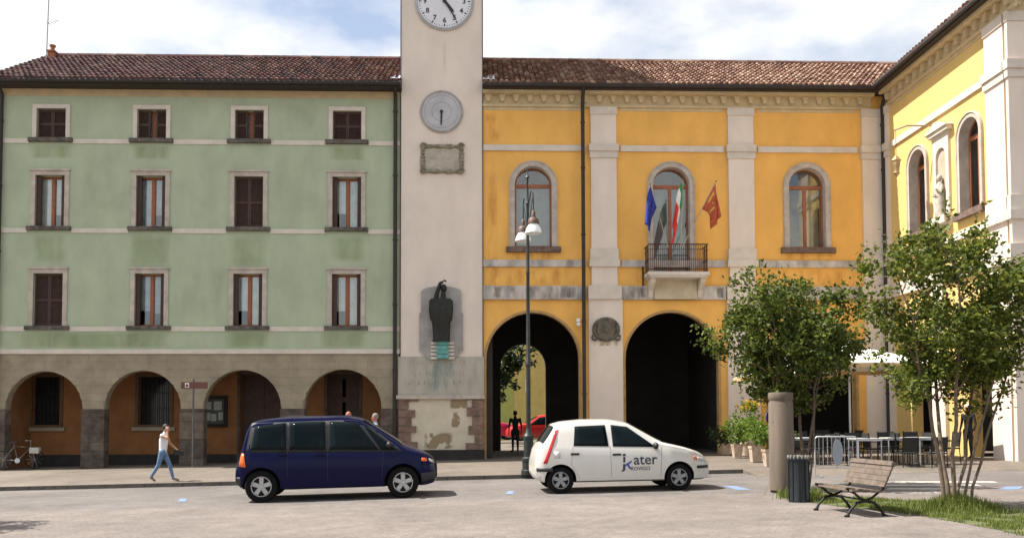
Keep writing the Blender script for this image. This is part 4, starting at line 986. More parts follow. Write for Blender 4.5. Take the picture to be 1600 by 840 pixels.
MP_.patch('side_window', Z([(.56, 1.05), (1.28, 1.03)]), Z([(.56, 1.605), (1.26, 1.61)]), CGLASS)
MP_.patch('side_window', Z([(1.36, 1.03), (2.35, 1.0)]), Z([(1.36, 1.61), (1.92, 1.575)]), CGLASS)
MP_.patch('quarter_window', Z([(2.40, 1.0), (2.74, .985)]), Z([(2.05, 1.50), (2.10, 1.49)]), CGLASS)
MP_.over('windscreen', 2.05 * S, 2.82 * S, CGLASS, .9)
MP_.patch('tail_light', Z([(-.445, .74), (-.30, .72)]), Z([(-.39, 1.0), (-.34, 1.0)]), ORL, nx=3, nz=3, off=.02)
MP_.patch('indicator_light', Z([(3.22, .75), (3.34, .74)]), Z([(3.22, .82), (3.33, .81)]), ORL, nx=2, nz=2, off=.012)
MP_.patch('head_light', Z([(3.38, .74), (3.50, .69)]), Z([(3.37, .80), (3.47, .76)]), CLEARL, nx=2, nz=2, off=.012)
MP_.patch('bumper', Z([(-.49, .36), (-.40, .32)]), Z([(-.50, .52), (-.42, .52)]), BLACKP, nz=4, off=.012)
MP_.patch('bumper', Z([(3.22, .30), (3.52, .36)]), Z([(3.20, .50), (3.53, .52)]), BLACKP, nz=4, off=.012)
for pts in ([(1.32, .27), (1.32, 1.02)], [(.52, .50), (.52, 1.04)], [(2.40, .40), (2.44, 1.0)], [(.45, .27), (2.38, .27)]): MP_.seam(Z(pts))
MP_.mirror(2.56 * S, 1.10 * S, BLACKP); MP_.handle(1.18 * S, .93 * S, PAINTB); MP_.handle(.42 * S, .95 * S, PAINTB)
b = MB(); b.box(-.48 * S, -.55 * S, 1.02 * S, -.44 * S, .55 * S, 1.1 * S); 
mw = MB()
for y in (-.45, .45): mw.tube([(-.16 * S, y * S, 1.67 * S), (1.7 * S, y * S, 1.735 * S)], .012, 5)
# --- white hatchback with lettering
a, b_, yaw = place_car((876, 770.5), (1062, 767.5)); yaw = R(3.0)
wb = math.hypot(b_.x - a.x, b_.y - a.y); S = wb / 2.40
mx_ = lambda tab: [((x * .80 if x < 0 else (2.46 + (x - 2.46) * 1.16 if x > 2.46 else x)) * S, z * S) for x, z in tab]
plow = mx_([(-.62, .40), (-.58, .28), (-.4, .22), (2.9, .20), (3.02, .22), (3.07, .30)])
pbelt = mx_([(-.62, .50), (-.55, .85), (-.40, .96), (2.3, .87), (2.75, .76), (2.98, .62), (3.07, .50)])
ptop = mx_([(-.62, .58), (-.585, .80), (-.53, .93), (-.42, 1.02), (-.10, 1.40), (.1, 1.45), (.55, 1.485), (1.1, 1.475), (1.45, 1.42), (2.16, 1.00), (2.30, .96), (2.6, .885), (2.85, .79), (3.0, .68), (3.07, .56)])
pwid = mx_([(-.62, .62), (-.5, .76), (-.2, .82), (.3, .83), (2.3, .83), (2.7, .78), (2.95, .66), (3.07, .50)])
PU = Car('white_hatchback', 'small white hatchback with dark lettering on its front door', 'car', carbase(a, yaw, .72 * S), yaw, plow, pbelt, ptop, pwid, [0, 2.46 * S], .275 * S, PAINTW, RIMD, tumble=.30)
Z = lambda l: mx_(l)
PU.patch('side_window', Z([(.28, .965), (1.0, .94)]), Z([(.33, 1.36), (.96, 1.375)]), CGLASS)
PU.patch('side_window', Z([(1.09, .935), (1.98, .905)]), Z([(1.08, 1.375), (1.42, 1.33)]), CGLASS)
PU.over('windscreen', 1.50 * S, 2.18 * S, CGLASS, .9)
PU.over('rear_window', -.336 * S, -.104 * S, CGLASS, .93)
PU.patch('tail_light', Z([(-.44, .62), (-.34, .62)]), Z([(-.10, 1.28), (-.02, 1.30)]), REDL, nx=3, nz=8, off=.014)
PU.patch('indicator_light', Z([(2.74, .62), (2.80, .61)]), Z([(2.73, .70), (2.79, .69)]), ORL, nx=2, nz=2, off=.013)
PU.patch('head_light', Z([(2.81, .60), (3.0, .56)]), Z([(2.80, .69), (2.94, .65)]), CLEARL, nx=3, nz=2, off=.012)
PU.patch('bumper_strip', Z([(-.60, .46), (-.20, .45)]), Z([(-.60, .53), (-.20, .53)]), BLACKP, nz=2, off=.014)
PU.patch('bumper_strip', Z([(2.80, .44), (3.04, .44)]), Z([(2.80, .50), (3.05, .50)]), BLACKP, nz=2, off=.014)
for pts in ([(1.045, .24), (1.03, .94)], [(.22, .60), (.27, .96)], [(.22, .60), (.42, .24)], [(2.06, .24), (2.10, .90)], [(.42, .235), (2.06, .235)]): PU.seam(Z(pts), r=.003)
PU.mirror(1.96 * S, .93 * S, BLACKP)
PU.handle(.30 * S, .80 * S, BLACKP); PU.handle(1.16 * S, .77 * S, BLACKP)
PU.patch('fuel_flap', Z([(-.16, .72), (.0, .72)]), Z([(-.16, .86), (.0, .86)]), PAINTW, nx=2, nz=2, off=.004)
# lettering on the near front door, following its surface
INK = mat('dark_blue_lettering', (.03, .04, .07), .5, .1, 5, 0); INKB = mat('bright_blue_lettering', (.03, .08, .35), .5, .1, 5, 0)
def on_door(pts, name, m):
    b = MB()
    for q in pts: b.add([(x, -(PU.side(x, z) + .006), z) for x, z in q], [tuple(range(len(q)))])
    return b.build(name, m, PU.root, clean=False)
def door_text(body, x, z, size, m, name):
    o = text_mesh(name, body, size, m, PU.root, Matrix.Identity(4), extrude=0, align='LEFT')
    for v in o.data.vertices:
        xx, zz = x + v.co.x, z + v.co.y; v.co = (xx, -(PU.side(xx, zz) + .006), zz)
    return o
door_text('ater', 1.50 * S, .56 * S, .30 * S, INK, 'lettering'); door_text('ROVIGO', 1.44 * S, .44 * S, .105 * S, INK, 'lettering')
on_door([[(1.29 * S, .72 * S), (1.335 * S, .72 * S), (1.325 * S, .44 * S), (1.275 * S, .44 * S)], [(1.24 * S, .435 * S), (1.28 * S, .46 * S), (1.30 * S, .435 * S), (1.27 * S, .415 * S)], [(1.28 * S, .78 * S), (1.345 * S, .78 * S), (1.345 * S, .735 * S), (1.28 * S, .735 * S)]], 'logo_figure', INK)
on_door([[(1.325 * S, .52 * S), (1.335 * S, .57 * S), (1.47 * S, .65 * S), (1.455 * S, .60 * S)], [(1.36 * S, .55 * S), (1.40 * S, .57 * S), (1.45 * S, .47 * S), (1.41 * S, .47 * S)]], 'logo_stroke', INKB)

# --- cars in the courtyard beyond the passage
CYZ = .36
def far_car(name, label, x, y, yaw, paint, S):
    t = lambda l: [(p * S, q * S) for p, q in l]
    c = Car(name, label, 'car', (x, y, CYZ), yaw, t(plow0), t(pbelt0), t(ptop0), t(pwid0), [0, 2.46 * S], .30 * S, paint, RIMD, tumble=.3, detail=False)
    c.patch('side_window', t([(.20, .965), (1.0, .94)]), t([(.30, 1.34), (.96, 1.375)]), CGLASS); c.patch('side_window', t([(1.09, .935), (1.98, .905)]), t([(1.08, 1.375), (1.42, 1.33)]), CGLASS)
    c.over('windscreen', 1.50 * S, 2.18 * S, CGLASS, .9); c.over('rear_window', -.336 * S, -.104 * S, CGLASS, .93); return c
S0 = S; plow0 = [(x / S, z / S) for x, z in plow]; pbelt0 = [(x / S, z / S) for x, z in pbelt]; ptop0 = [(x / S, z / S) for x, z in ptop]; pwid0 = [(x / S, z / S) for x, z in pwid]; t_w = 1
far_car('pink_red_car', 'magenta red car parked beyond the passage, behind the dark figure', -1.3, 50.5, R(4), mat('magenta_paint', (.42, .02, .07), .35, .1, 2, 0, coat=.5), 1.05)
far_car('red_car', 'bright red car parked beyond the passage, right of the dark figure', 4.35, 48.2, R(186), mat('red_paint', (.55, .02, .015), .35, .1, 2, 0, coat=.5), 1.0)

# ---------------------------------------------------------------- courtyard wall and its shrub
cw = reg(thing('courtyard_house', 'sunlit yellow and green house seen through the passage', 'building', (2, 58, .36)), (2, 58, .36))
for (x0, x1, m) in ((-8, .55, mat('courtyard_ochre', (.62, .50, .16), .9, .1, 2, .1)), (.55, 1.95, mat('courtyard_green', (.42, .46, .13), .9, .1, 2, .1)), (1.95, 12, MATS['courtyard_ochre'])):
    MB().box(x0 + .002, 58 + (0 if m.name.endswith('ochre') else -.03), .0, x1 - .002, 64, 9).build('wall', m, cw)
MB().box(-8.4, 57.6, 9, 12.4, 64.4, 9.3).build('roof', MATS['roof_underlay'], cw)
for x in (-3, -.8, 4.2): MB().box(x, 57.96, 3.6, x + .9, 58.02, 5.2).build('shutter', WOODD, cw)
MB().box(2.75, 57.9, 3.4, 3.05, 57.99, 4.3).build('wall_box', WHITEP, cw)

# ---------------------------------------------------------------- foliage
LEAF_A = leaf_mat('myrtle_leaves', (.022, .048, .009), (.25, .28, .042), .40)
LEAF_B = leaf_mat('potted_leaves', (.07, .15, .02), (.30, .36, .05), .4)
LEAF_D = leaf_mat('dark_leaves', (.02, .035, .012), (.06, .09, .02), .2)
GRASSM = leaf_mat('grass_blades', (.06, .10, .018), (.24, .26, .06), .35)
BARK = mat('grey_brown_bark', (.16, .115, .08), .9, .35, 9, .3, 40)
def leaves(b, c, spread, n, size, rnd, up=.3):
    for _ in range(n):
        p = Vector((rnd.gauss(0, spread[0]), rnd.gauss(0, spread[1]), rnd.gauss(0, spread[2]))) + c
        d = Vector((rnd.uniform(-1, 1), rnd.uniform(-1, 1), rnd.uniform(-.7, .8) + up * .3)).normalized(); s_ = d.orthogonal().normalized()
        s_ = Matrix.Rotation(rnd.uniform(0, 6.28), 3, d) @ s_; L_ = size * rnd.uniform(.7, 1.35); w = L_ * rnd.uniform(.26, .36)
        k = min(1, max(0, rnd.betavariate(1.1, 2.1))); b.tint = (k, k, k); nn = d.cross(s_) * L_ * .12
        b.add([p, p + d * L_ * .45 + s_ * w + nn, p + d * L_, p + d * L_ * .45 - s_ * w + nn], [(0, 1, 2, 3)])
def shrub_tree(name, label, base, stems, crown_c, crown_r, seed, nclump, leaf, per, cat='tree', lm=LEAF_A, lo=.42):
    rnd = random.Random(seed); root = thing(name, label, cat, base); base = Vector(base); cr_c = Vector(crown_c)
    tr = MB(); tips = []
    for i in range(stems):
        a = 2 * math.pi * i / stems + rnd.uniform(-.3, .3); b0 = Vector((math.cos(a), math.sin(a) * .7, 0)) * rnd.uniform(.05, .24) - Vector((0, 0, .04))
        tgt = cr_c - base + Vector((math.cos(a) * crown_r[0] * .5, math.sin(a) * crown_r[1] * .5, rnd.uniform(-.1, .5) * crown_r[2]))
        pts = []; n = 8
        for k in range(n + 1):
            t = k / n; q = b0.lerp(tgt, t ** 1.15); q.z = b0.z + (tgt.z - b0.z) * t; q += Vector((rnd.gauss(0, .025), rnd.gauss(0, .025), 0)); pts.append(q)
        r0 = rnd.uniform(.024, .040); tr.tube(pts, [r0 * (1 - .62 * k / n) for k in range(n + 1)], 7)
        for k in (4, 5, 6, 7, 8):
            for _ in range(2):
                d = Vector((rnd.uniform(-1, 1), rnd.uniform(-1, 1), rnd.uniform(.1, 1))).normalized(); e = pts[k] + d * rnd.uniform(.35, .75); mid = (pts[k] + e) / 2 + Vector((0, 0, .05)); tr.tube([pts[k], mid, e], [.014, .010, .004], 5); tips.append(e)
    tr.build('trunk', BARK, root, base=(0, 0, 0), smooth=60)
    b = MB(); cl = []
    while len(cl) < nclump:
        v = Vector((rnd.uniform(-1, 1), rnd.uniform(-1, 1), rnd.uniform(-1, 1)))
        if v.length < .05: continue
        lobe = .80 + .55 * noise.noise(v.normalized() * 1.9 + Vector((seed * 1.7, 0, 0)))
        if v.length > lobe or v.length < lo * rnd.random(): continue
        if noise.noise(v * 2.3 + Vector((seed, 0, 0))) < -.08: continue
        cl.append(Vector((v.x * crown_r[0], v.y * crown_r[1], v.z * crown_r[2])) + cr_c - base)
    for c in cl + tips:
        sp = rnd.uniform(.07, .14); leaves(b, c, (sp, sp, sp * .8), per, leaf, rnd)
        if rnd.random() < .35: leaves(b, c + Vector((rnd.gauss(0, .25), rnd.gauss(0, .25), rnd.uniform(.1, .35))), (.05, .05, .14), per // 3, leaf, rnd, 1)
    b.build('crown', lm, root, base=(0, 0, 0), clean=False)
    return root
pA = onG(1262, 764); yA = pA.y + .3
cA = onY(1226, 522, yA)
shrub_tree('shrubby_tree', 'bushy many-stemmed tree growing behind the concrete column and litter bin', (pA.x, yA, SLOPE * pA.x), 7, (cA.x, yA, cA.z), (1.72, 1.45, 1.48), 3, 180, .096, 62)
pB = onG(1493, 797); cB = onY(1508, 486, pB.y)
shrub_tree('shrubby_tree', 'airy many-stemmed tree rising from the tall grass beyond the bench', (pB.x, pB.y, SLOPE * pB.x), 6, (cB.x, pB.y, cB.z), (1.85, 1.5, 1.6), 8, 195, .085, 64, lo=.5, lm=leaf_mat('sunlit_myrtle_leaves', (.032, .060, .009), (.30, .32, .05), .45))
shrub_tree('shrubby_tree', 'leafy tree at the left of the square casting its shadow on the paving', (-10.9, 14.6, SLOPE * -10.9), 6, (-10.9, 14.6, 3.3), (1.25, 1.1, 1.1), 14, 110, .085, 60)
# dark tree hanging over the courtyard, seen through the passage
shrub_tree('courtyard_tree', 'dark leafy tree seen through the passage of the town hall', (-.6, 43.5, .36), 3, (1.3, 43.5, 4.55), (1.3, 1.0, .62), 5, 26, .22, 34, lm=LEAF_D)
# ---------------------------------------------------------------- grass strip
gp = [(1216, 766), (1236, 763), (1275, 772), (1400, 782), (1460, 785), (1530, 789), (1640, 808), (1640, 846), (1560, 827), (1480, 812), (1400, 799), (1330, 793), (1285, 787), (1240, 780), (1218, 775)]
GP = [onG(x, y) for x, y in gp]
b = MB(); b.add([(p.x, p.y, SLOPE * p.x + .006) for p in GP], [tuple(range(len(GP)))]); struct(b.build('grass_verge', mat('soil_and_moss', (.10, .11, .04), .95, .3, 4, .3, 30), clean=False))
def inside(x, y):
    c = False; j = len(GP) - 1
    for i in range(len(GP)):
        a, d = GP[i], GP[j]
        if (a.y > y) != (d.y > y) and x < (d.x - a.x) * (y - a.y) / (d.y - a.y) + a.x: c = not c
        j = i
    return c
rnd = random.Random(21); b = MB()
x0, x1 = min(p.x for p in GP), max(p.x for p in GP); y0, y1 = min(p.y for p in GP), max(p.y for p in GP); n = 0
def blade(x, y, h):
    a = rnd.uniform(0, 6.28); w = .004 + h * .016; lean = h * rnd.uniform(.1, .7); k = rnd.betavariate(2, 2); b.tint = (k, k, k); z = SLOPE * x
    d = (math.cos(a), math.sin(a)); s_ = (-d[1] * w, d[0] * w)
    b.add([(x - s_[0], y - s_[1], z), (x + s_[0], y + s_[1], z), (x + d[0] * lean * .4 + s_[0] * .6, y + d[1] * lean * .4 + s_[1] * .6, z + h * .6), (x + d[0] * lean * .4 - s_[0] * .6, y + d[1] * lean * .4 - s_[1] * .6, z + h * .6), (x + d[0] * lean, y + d[1] * lean, z + h)], [(0, 1, 2, 3), (3, 2, 4)])
while n < 13000:
    x, y = rnd.uniform(x0, x1), rnd.uniform(y0, y1)
    ex_ = rnd.gauss(0, .05), rnd.gauss(0, .05)
    if inside(x + ex_[0], y + ex_[1]) and noise.noise(Vector((x * 2.5, y * 2.5, 3))) > -.08: blade(x, y, rnd.uniform(.025, .085)); n += 1
for _ in range(4200):
    r_ = abs(rnd.gauss(0, .35)); a = rnd.uniform(0, 6.28); blade(pB.x + r_ * math.cos(a) * 1.3, pB.y + r_ * math.sin(a), rnd.uniform(.12, .36) * max(.35, 1 - r_))
for _ in range(900):
    blade(pA.x - .75 + rnd.gauss(0, .22), pA.y - 1.8 + rnd.gauss(0, .3), rnd.uniform(.08, .24))
o = b.build('grass', GRASSM, clean=False); o['label'] = 'green grass growing in the strip around bench and trees'; o['category'] = 'grass'; o['kind'] = 'stuff'

# ---------------------------------------------------------------- lamp post
pl = onWalk(826, 741); LP = thing('street_lamp', 'tall dark cast-iron street lamp with two hanging white shades', 'street lamp', (pl.x, pl.y, pl.z))
b = MB(); b.lathe([(.20, 0), (.20, .12), (.17, .14), (.17, .35), (.19, .37), (.19, .44), (.13, .48), (.13, .95), (.15, .97), (.15, 1.04), (.09, 1.12), (.06, 1.25)], (0, 0, 0), 12); b.build('base', LAMPM, LP, smooth=35)
b = MB(); b.lathe([(.062, 1.2), (.058, 2.9), (.085, 2.93), (.085, 3.0), (.055, 3.05), (.045, 5.4), (.06, 5.44), (.045, 5.48), (.036, 7.3), (.055, 7.35), (.03, 7.4), (.024, 8.0), (.06, 8.05), (.02, 8.12), (.005, 8.3)], (0, 0, 0), 10); b.build('pole', LAMPM, LP, smooth=40)
for sx, sy, dz in ((-.10, .50, 0), (.13, -.50, 0)):
    b = MB(); d = Vector((sx, sy, 0))
    b.tube([(0, 0, 7.0), d * .25 + Vector((0, 0, 7.35)), d * .6 + Vector((0, 0, 7.6)), d * .92 + Vector((0, 0, 7.5)), d * 1.0 + Vector((0, 0, 7.1)), d * 1.0 + Vector((0, 0, 6.9))], .018, 6)
    b.tube([d * .06 + Vector((0, 0, 6.4)), d * .5 + Vector((0, 0, 7.0)), d * .85 + Vector((0, 0, 7.4))], .012, 5)
    arm = b.build('bracket', LAMPM, LP, smooth=50)
    b = MB(); c = (d.x, d.y, 6.50); b.lathe([(.02, .52), (.05, .48), (.06, .34), (.13, .30), (.15, .22), (.16, .16)], c, 14); b.build('lamp_cap', mat('brown_copper_cap', (.10, .05, .03), .6, .3, 6, 0), arm, smooth=50)
    b = MB(); b.lathe([(.12, .17), (.20, .03), (.225, -.09), (.21, -.09), (.17, .03), (.09, .15)], c, 18); b.build('lamp_shade', mat('white_glass_shade', (.82, .82, .80), .3, .04, 4, 0), arm, smooth=50)
    b = MB(); b.ball((d.x, d.y, 6.50), (.06, .06, .08), 8, 6); b.build('bulb', WHITEP, arm)

# ---------------------------------------------------------------- brown direction sign
ps = onY(301, 723, 30.3); ps.z = gz(ps.x, ps.y)
SG = thing('direction_sign', 'brown direction sign on a thin grey post before the arcade pier', 'sign', (ps.x, ps.y, ps.z))
MB().tube([(0, 0, 0), (0, 0, 3.05)], .032, 8).build('post', mat('dull_galvanised', (.12, .11, .10), .6, .2, 5, 0, metal=.3), SG)
b = MB(); b.box(-.42, -.05, 2.72, .50, -.034, 2.95); pn = b.build('sign_panel', mat('brown_sign', (.14, .045, .03), .5, .1, 5, 0), SG)
b = MB(); b.box(-.28, -.054, 2.76, -.14, -.051, 2.92); b.build('symbol_field', WHITEP, pn)
b = MB(); b.add([(-.26, -.056, 2.78), (-.16, -.056, 2.78), (-.16, -.056, 2.85), (-.21, -.056, 2.90), (-.26, -.056, 2.85)], [(0, 1, 2, 3, 4)]); b.build('symbol', MATS['brown_sign'], pn, clean=False)

# ---------------------------------------------------------------- concrete column
pc = onG(1228, 770); PC = thing('concrete_column', 'stout round concrete column beside the litter bin', 'column', (pc.x, pc.y + .22, SLOPE * pc.x))
CONC = mat('streaked_concrete', (.155, .12, .09), .9, .22, 5, .25, 20, streak=.12)
MB().lathe([(.245, .05), (.245, 1.82), (.235, 1.84), (.235, 1.86), (.25, 1.88), (.25, 2.0), (.24, 2.02)], (0, 0, 0), 26).build('shaft', CONC, PC, smooth=40)
MB().lathe([(.225, -.03), (.225, .06)], (0, 0, 0), 26).build('foot', PLINTH, PC)
b = MB(); b.lathe([(.15, 0), (.15, .012)], (-.262, 0, 1.52), 20, 'X'); sg = b.build('round_sign', mat('blue_sign', (.02, .05, .35), .4, .1, 5, 0), PC); sg.rotation_euler = (0, 0, R(-58))
b = MB(); b.lathe([(.08, -.004), (.08, .0)], (-.264, 0, 1.52), 16, 'X'); b.build('sign_symbol', WHITEP, sg)

# ---------------------------------------------------------------- litter bin
pb = onG(1252, 784); BN = thing('litter_bin', 'dark cylindrical metal litter bin beside the bench', 'litter bin', (pb.x, pb.y + .1, SLOPE * pb.x + .0))
BIN = mat('blackish_green_bin', (.012, .016, .018), .4, .25, 6, .05, metal=.2)
MB().lathe([(.185, .0), (.185, .03), (.18, .04), (.18, .72), (.19, .73), (.19, .75), (.17, .75), (.165, .1)], (0, 0, 0), 22).build('drum', BIN, BN, smooth=40)
for k in range(16):
    a = 2 * math.pi * k / 16; MB().ball((.18 * math.cos(a), .18 * math.sin(a), .80), (.02, .02, .04), 6, 5).build('rim_knob', mat('worn_metal_knob', (.22, .22, .20), .5, .3, 8, 0, metal=.4), BN)
for k in range(10):
    a = 2 * math.pi * k / 10; MB().tube([(.186 * math.cos(a), .186 * math.sin(a), .02), (.186 * math.cos(a), .186 * math.sin(a), .74)], .008, 4).build('rib', BIN, BN)
b = MB(); b.lathe([(.2, .755), (.2, .772), (.175, .772), (.175, .755), (.2, .755)], (0, 0, 0), 22); b.build('rim', BIN, BN)

# ---------------------------------------------------------------- bench (local: x = seat depth, back at +x; y along the bench)
BCH = thing('park_bench', 'wooden slatted bench with curved black iron legs on the grass edge', 'bench', (5.80, 13.42, SLOPE * 5.80), R(5))
WOODB = mat('weathered_bench_wood', (.14, .105, .082), .85, .3, 9, .2, 40, streak=1)
LB = .61
for i in range(5):
    x = -.26 + i * .098; z = .43 - (.03 if i == 0 else .0) - .012 * i
    b = MB(); b.rbox((x, 0, z), (.085, LB * 2, .03), (0, .06, 0)); b.build('seat_slat', WOODB, BCH)
for i in range(4):
    t = i / 3; x = .235 + t * .115; z = .49 + t * .25
    b = MB(); b.rbox((x, 0, z), (.028, LB * 2, .085), (0, .36, 0)); b.build('back_slat', WOODB, BCH)
b = MB(); b.rbox((.37, 0, .80), (.06, LB * 2 + .02, .07), (0, .36, 0)); b.build('back_slat', WOODB, BCH)
for y in (-.5, .5):
    b = MB()
    def cv(pts, r): b.tube([(p[0], y, p[1]) for p in pts], r, 7)
    cv([(-.33, .01), (-.28, .10), (-.17, .21), (-.03, .24), (.11, .21), (.21, .10), (.27, .01)], [.026, .02, .022, .026, .022, .02, .026])
    cv([(-.33, .42), (-.27, .385), (-.20, .35), (-.12, .28), (-.03, .245), (.07, .28), (.16, .35), (.22, .39)], .019)
    cv([(-.34, .425), (-.15, .405), (.05, .385), (.19, .375), (.26, .42), (.32, .60), (.40, .80), (.41, .84)], [.02, .018, .018, .02, .02, .018, .018, .02])
    cv([(-.37, .005), (-.30, .012)], .022); cv([(.24, .012), (.31, .005)], .022)
    b.build('iron_leg', IRON, BCH, smooth=60)
b = MB(); b.tube([(-.03, -.5, .245), (-.03, .5, .245)], .014, 6); b.build('stretcher', IRON, BCH)

# ---------------------------------------------------------------- potted shrubs
POT = mat('pale_terracotta', (.50, .38, .28), .85, .2, 5, .15)
pots = [(1134, 707, .9, .5, 'small dark potted shrub closest to the middle arch', .38, LEAF_D), (1152, 712, 1.0, .8, 'round green potted shrub next to the small dark one', .42, LEAF_B), (1168, 709, 1.05, 1.35, 'tallest yellow-flowered potted shrub in the planter row', .44, LEAF_B), (1181, 719, 1.1, .85, 'spreading light green potted shrub standing beyond the yellow-flowered one', .46, LEAF_B), (1203, 726, 1.15, .75, 'bright green potted shrub half hidden by the concrete column', .46, LEAF_B)]
for i, (x, y, s_, h, lab, pw, lm) in enumerate(pots):
    p = onWalk(x, y + 2); r_ = random.Random(60 + i)
    t = thing('potted_shrub', lab, 'potted plant', (p.x, p.y, p.z), 0, 'potted shrubs before the town hall')
    b = MB(); w = pw / 2; b.lathe([(w * .8, 0), (w * 1.05, pw * .9), (w * 1.15, pw * .9), (w * 1.15, pw * 1.05), (w * .98, pw * 1.05), (w * .9, pw * .85)], (0, 0, 0), 4 if i != 2 else 12); o = b.build('pot', POT, t); o.rotation_euler = (0, 0, R(45))
    b = MB(); b.lathe([(w * .7, pw * .88), (w * .6, pw * .9)], (0, 0, 0), 10); b.build('soil', PLINTH, t)
    b = MB()
    for k in range(16):
        c = Vector((r_.gauss(0, .2), r_.gauss(0, .2), pw + h * (.15 + .85 * r_.random()))); leaves(b, c, (.10, .10, .09), 45, .10, r_)
    b.build('foliage', lm, t, clean=False)
    b = MB()
    for k in range(4): b.tube([(0, 0, pw * .85), (r_.gauss(0, .12), r_.gauss(0, .12), pw + h * .7)], [.015, .006], 5)
    b.build('stem', BARK, t)
    if i == 2:
        b = MB(); lf = leaf_mat('yellow_flowers', (.55, .33, .02), (.75, .50, .04), .3)
        for k in range(12): leaves(b, Vector((r_.gauss(.05, .26), r_.gauss(0, .2), pw + h * r_.uniform(.85, 1.1))), (.07, .07, .05), 26, .08, r_)
        b.build('flowers', lf, t, clean=False, kind='stuff')

# ---------------------------------------------------------------- cafe: parasols, tables, chairs, barrier
CANV = mat('white_parasol_canvas', (.80, .78, .73), .9, .05, 2, .05); VAL = mat('orange_valance', (.55, .36, .18), .9, .12, 4, 0); ALU = mat('aluminium', (.55, .56, .58), .35, .1, 6, 0, metal=.7)
def parasol(label, x, y, hw, zt, ze):
    zg = gz(x, y); t = thing('parasol', label, 'parasol', (x, y, zg), R(6))
    b = MB(); b.tube([(0, 0, .05), (0, 0, zt - zg + .1)], .035, 8); b.build('pole', ALU, t)
    b = MB(); b.box(-.35, -.35, 0, .35, .35, .08); b.build('base', CONC, t)
    nseg = 8; vs = [(0, 0, zt - zg)]
    ring = []
    for k in range(8):
        a = math.pi / 4 * k + math.pi / 4; m_ = math.sqrt(2) if k % 2 == 0 else 1; ring.append((hw * m_ * math.cos(a), hw * m_ * math.sin(a), ze - zg + (0 if k % 2 == 0 else .04)))
    mids = [(p[0] * .5, p[1] * .5, (zt + ze) / 2 - zg - .06 + (.05 if k % 2 == 0 else 0)) for k, p in enumerate(ring)]
    vs += mids + ring; fs = [(0, 1 + k, 1 + (k + 1) % 8) for k in range(8)] + [(1 + k, 9 + k, 9 + (k + 1) % 8, 1 + (k + 1) % 8) for k in range(8)]
    b = MB(); b.add(vs, fs); c = b.build('canopy', CANV, t, clean=False); md = c.modifiers.new('t', 'SOLIDIFY'); md.thickness = .01
    b = MB(); v2 = ring + [(p[0] * 1.005, p[1] * 1.005, p[2] - .13) for p in ring]; b.add(v2, [(k, (k + 1) % 8, 8 + (k + 1) % 8, 8 + k) for k in range(8)]); b.build('valance', VAL, c, clean=False)
    for k in range(8): MB().tube([(0, 0, zt - zg - .05), (ring[k][0] * .98, ring[k][1] * .98, ring[k][2] - .03)], .012, 5).build('rib', ALU, t)
    MB().lathe([(.05, zt - zg + .08), (.03, zt - zg + .16), (.005, zt - zg + .2)], (0, 0, 0), 8).build('finial', ALU, t)
    return t
q = onY(1326, 538, 26.2); e = onY(1326, 574, 26.2)
PR = parasol('large white cafe parasol with orange valance before the corner pilaster', q.x, 26.2, 1.95, q.z, e.z)
q = onY(1228, 563, 26.8); e = onY(1228, 588, 26.8)
parasol('second white cafe parasol with orange valance above the potted shrubs', q.x, 26.8, 1.25, q.z, e.z)
CHB = mat('black_woven_chair', (.015, .014, .013), .7, .3, 20, .1); TTOP = mat('white_table_top', (.55, .55, .53), .5, .06, 6, 0)
def table_proto():
    t = thing('cafe_table', 'x', 'table', (0, 0, 0))
    b = MB(); b.box(-.36, -.36, .72, .36, .36, .75); b.build('table_top', TTOP, t)
    b = MB(); b.box(-.34, -.34, .68, .34, .34, .715); b.build('apron', ALU, t)
    for sx in (-1, 1):
        for sy in (-1, 1): MB().tube([(sx * .32, sy * .32, 0), (sx * .32, sy * .32, .70)], .018, 6).build('leg', ALU, t)
    return t
def chair_proto():
    t = thing('cafe_chair', 'x', 'chair', (0, 0, 0))
    b = MB(); b.box(-.22, -.22, .42, .22, .22, .46); b.build('seat', CHB, t)
    b = MB(); b.rbox((0, .22, .68), (.42, .03, .40), (-.12, 0, 0)); b.build('backrest', CHB, t)
    for sx in (-1, 1):
        MB().tube([(sx * .21, -.21, 0), (sx * .21, -.20, .44)], .013, 6).build('leg', IRON, t)
        MB().tube([(sx * .21, .24, 0), (sx * .21, .20, .44), (sx * .215, .26, .90)], .013, 6).build('leg', IRON, t)
        MB().tube([(sx * .23, -.20, .44), (sx * .24, -.20, .63), (sx * .24, .20, .65)], .012, 6).build('armrest', IRON, t)
    return t
tp_ = table_proto(); cp_ = chair_proto(); first_t = first_c = True
tabs = [(1352, 726, 'white cafe table right of the oval barrier plate'), (1402, 725, 'white cafe table before the brown corner wall'), (1446, 725, 'white cafe table at the dark doorway of the wing'), (1262, 723, 'white cafe table beyond the litter bin'), (1300, 716, 'white cafe table in the dark arch beyond the barrier')]
cl_ = 'black cafe chair with metal frame drawn up to the white tables'
for (x, y, lab) in tabs:
    p = onWalk(x, y); t = tp_ if first_t else dup(tp_); first_t = False
    t.location = (p.x, p.y, gz(p.x, p.y)); t.rotation_euler = (0, 0, R(random.uniform(-8, 8))); t['label'] = lab; t['group'] = 'cafe tables under the parasols'
    for (dx, dy, a) in ((-.62, .05, 90), (.62, -.05, -90), (.05, .62, 0), (-.05, -.62, 180)):
        if (dy < -.3 and x in (1352, 1300)): continue
        c = cp_ if first_c else dup(cp_); first_c = False
        c.location = (p.x + dx, p.y + dy, gz(p.x + dx, p.y + dy)); c.rotation_euler = (0, 0, R(a + random.uniform(-10, 10))); c['label'] = 'black cafe chair at the ' + lab.replace('white cafe ', ''); c['group'] = 'cafe chairs under the parasols'
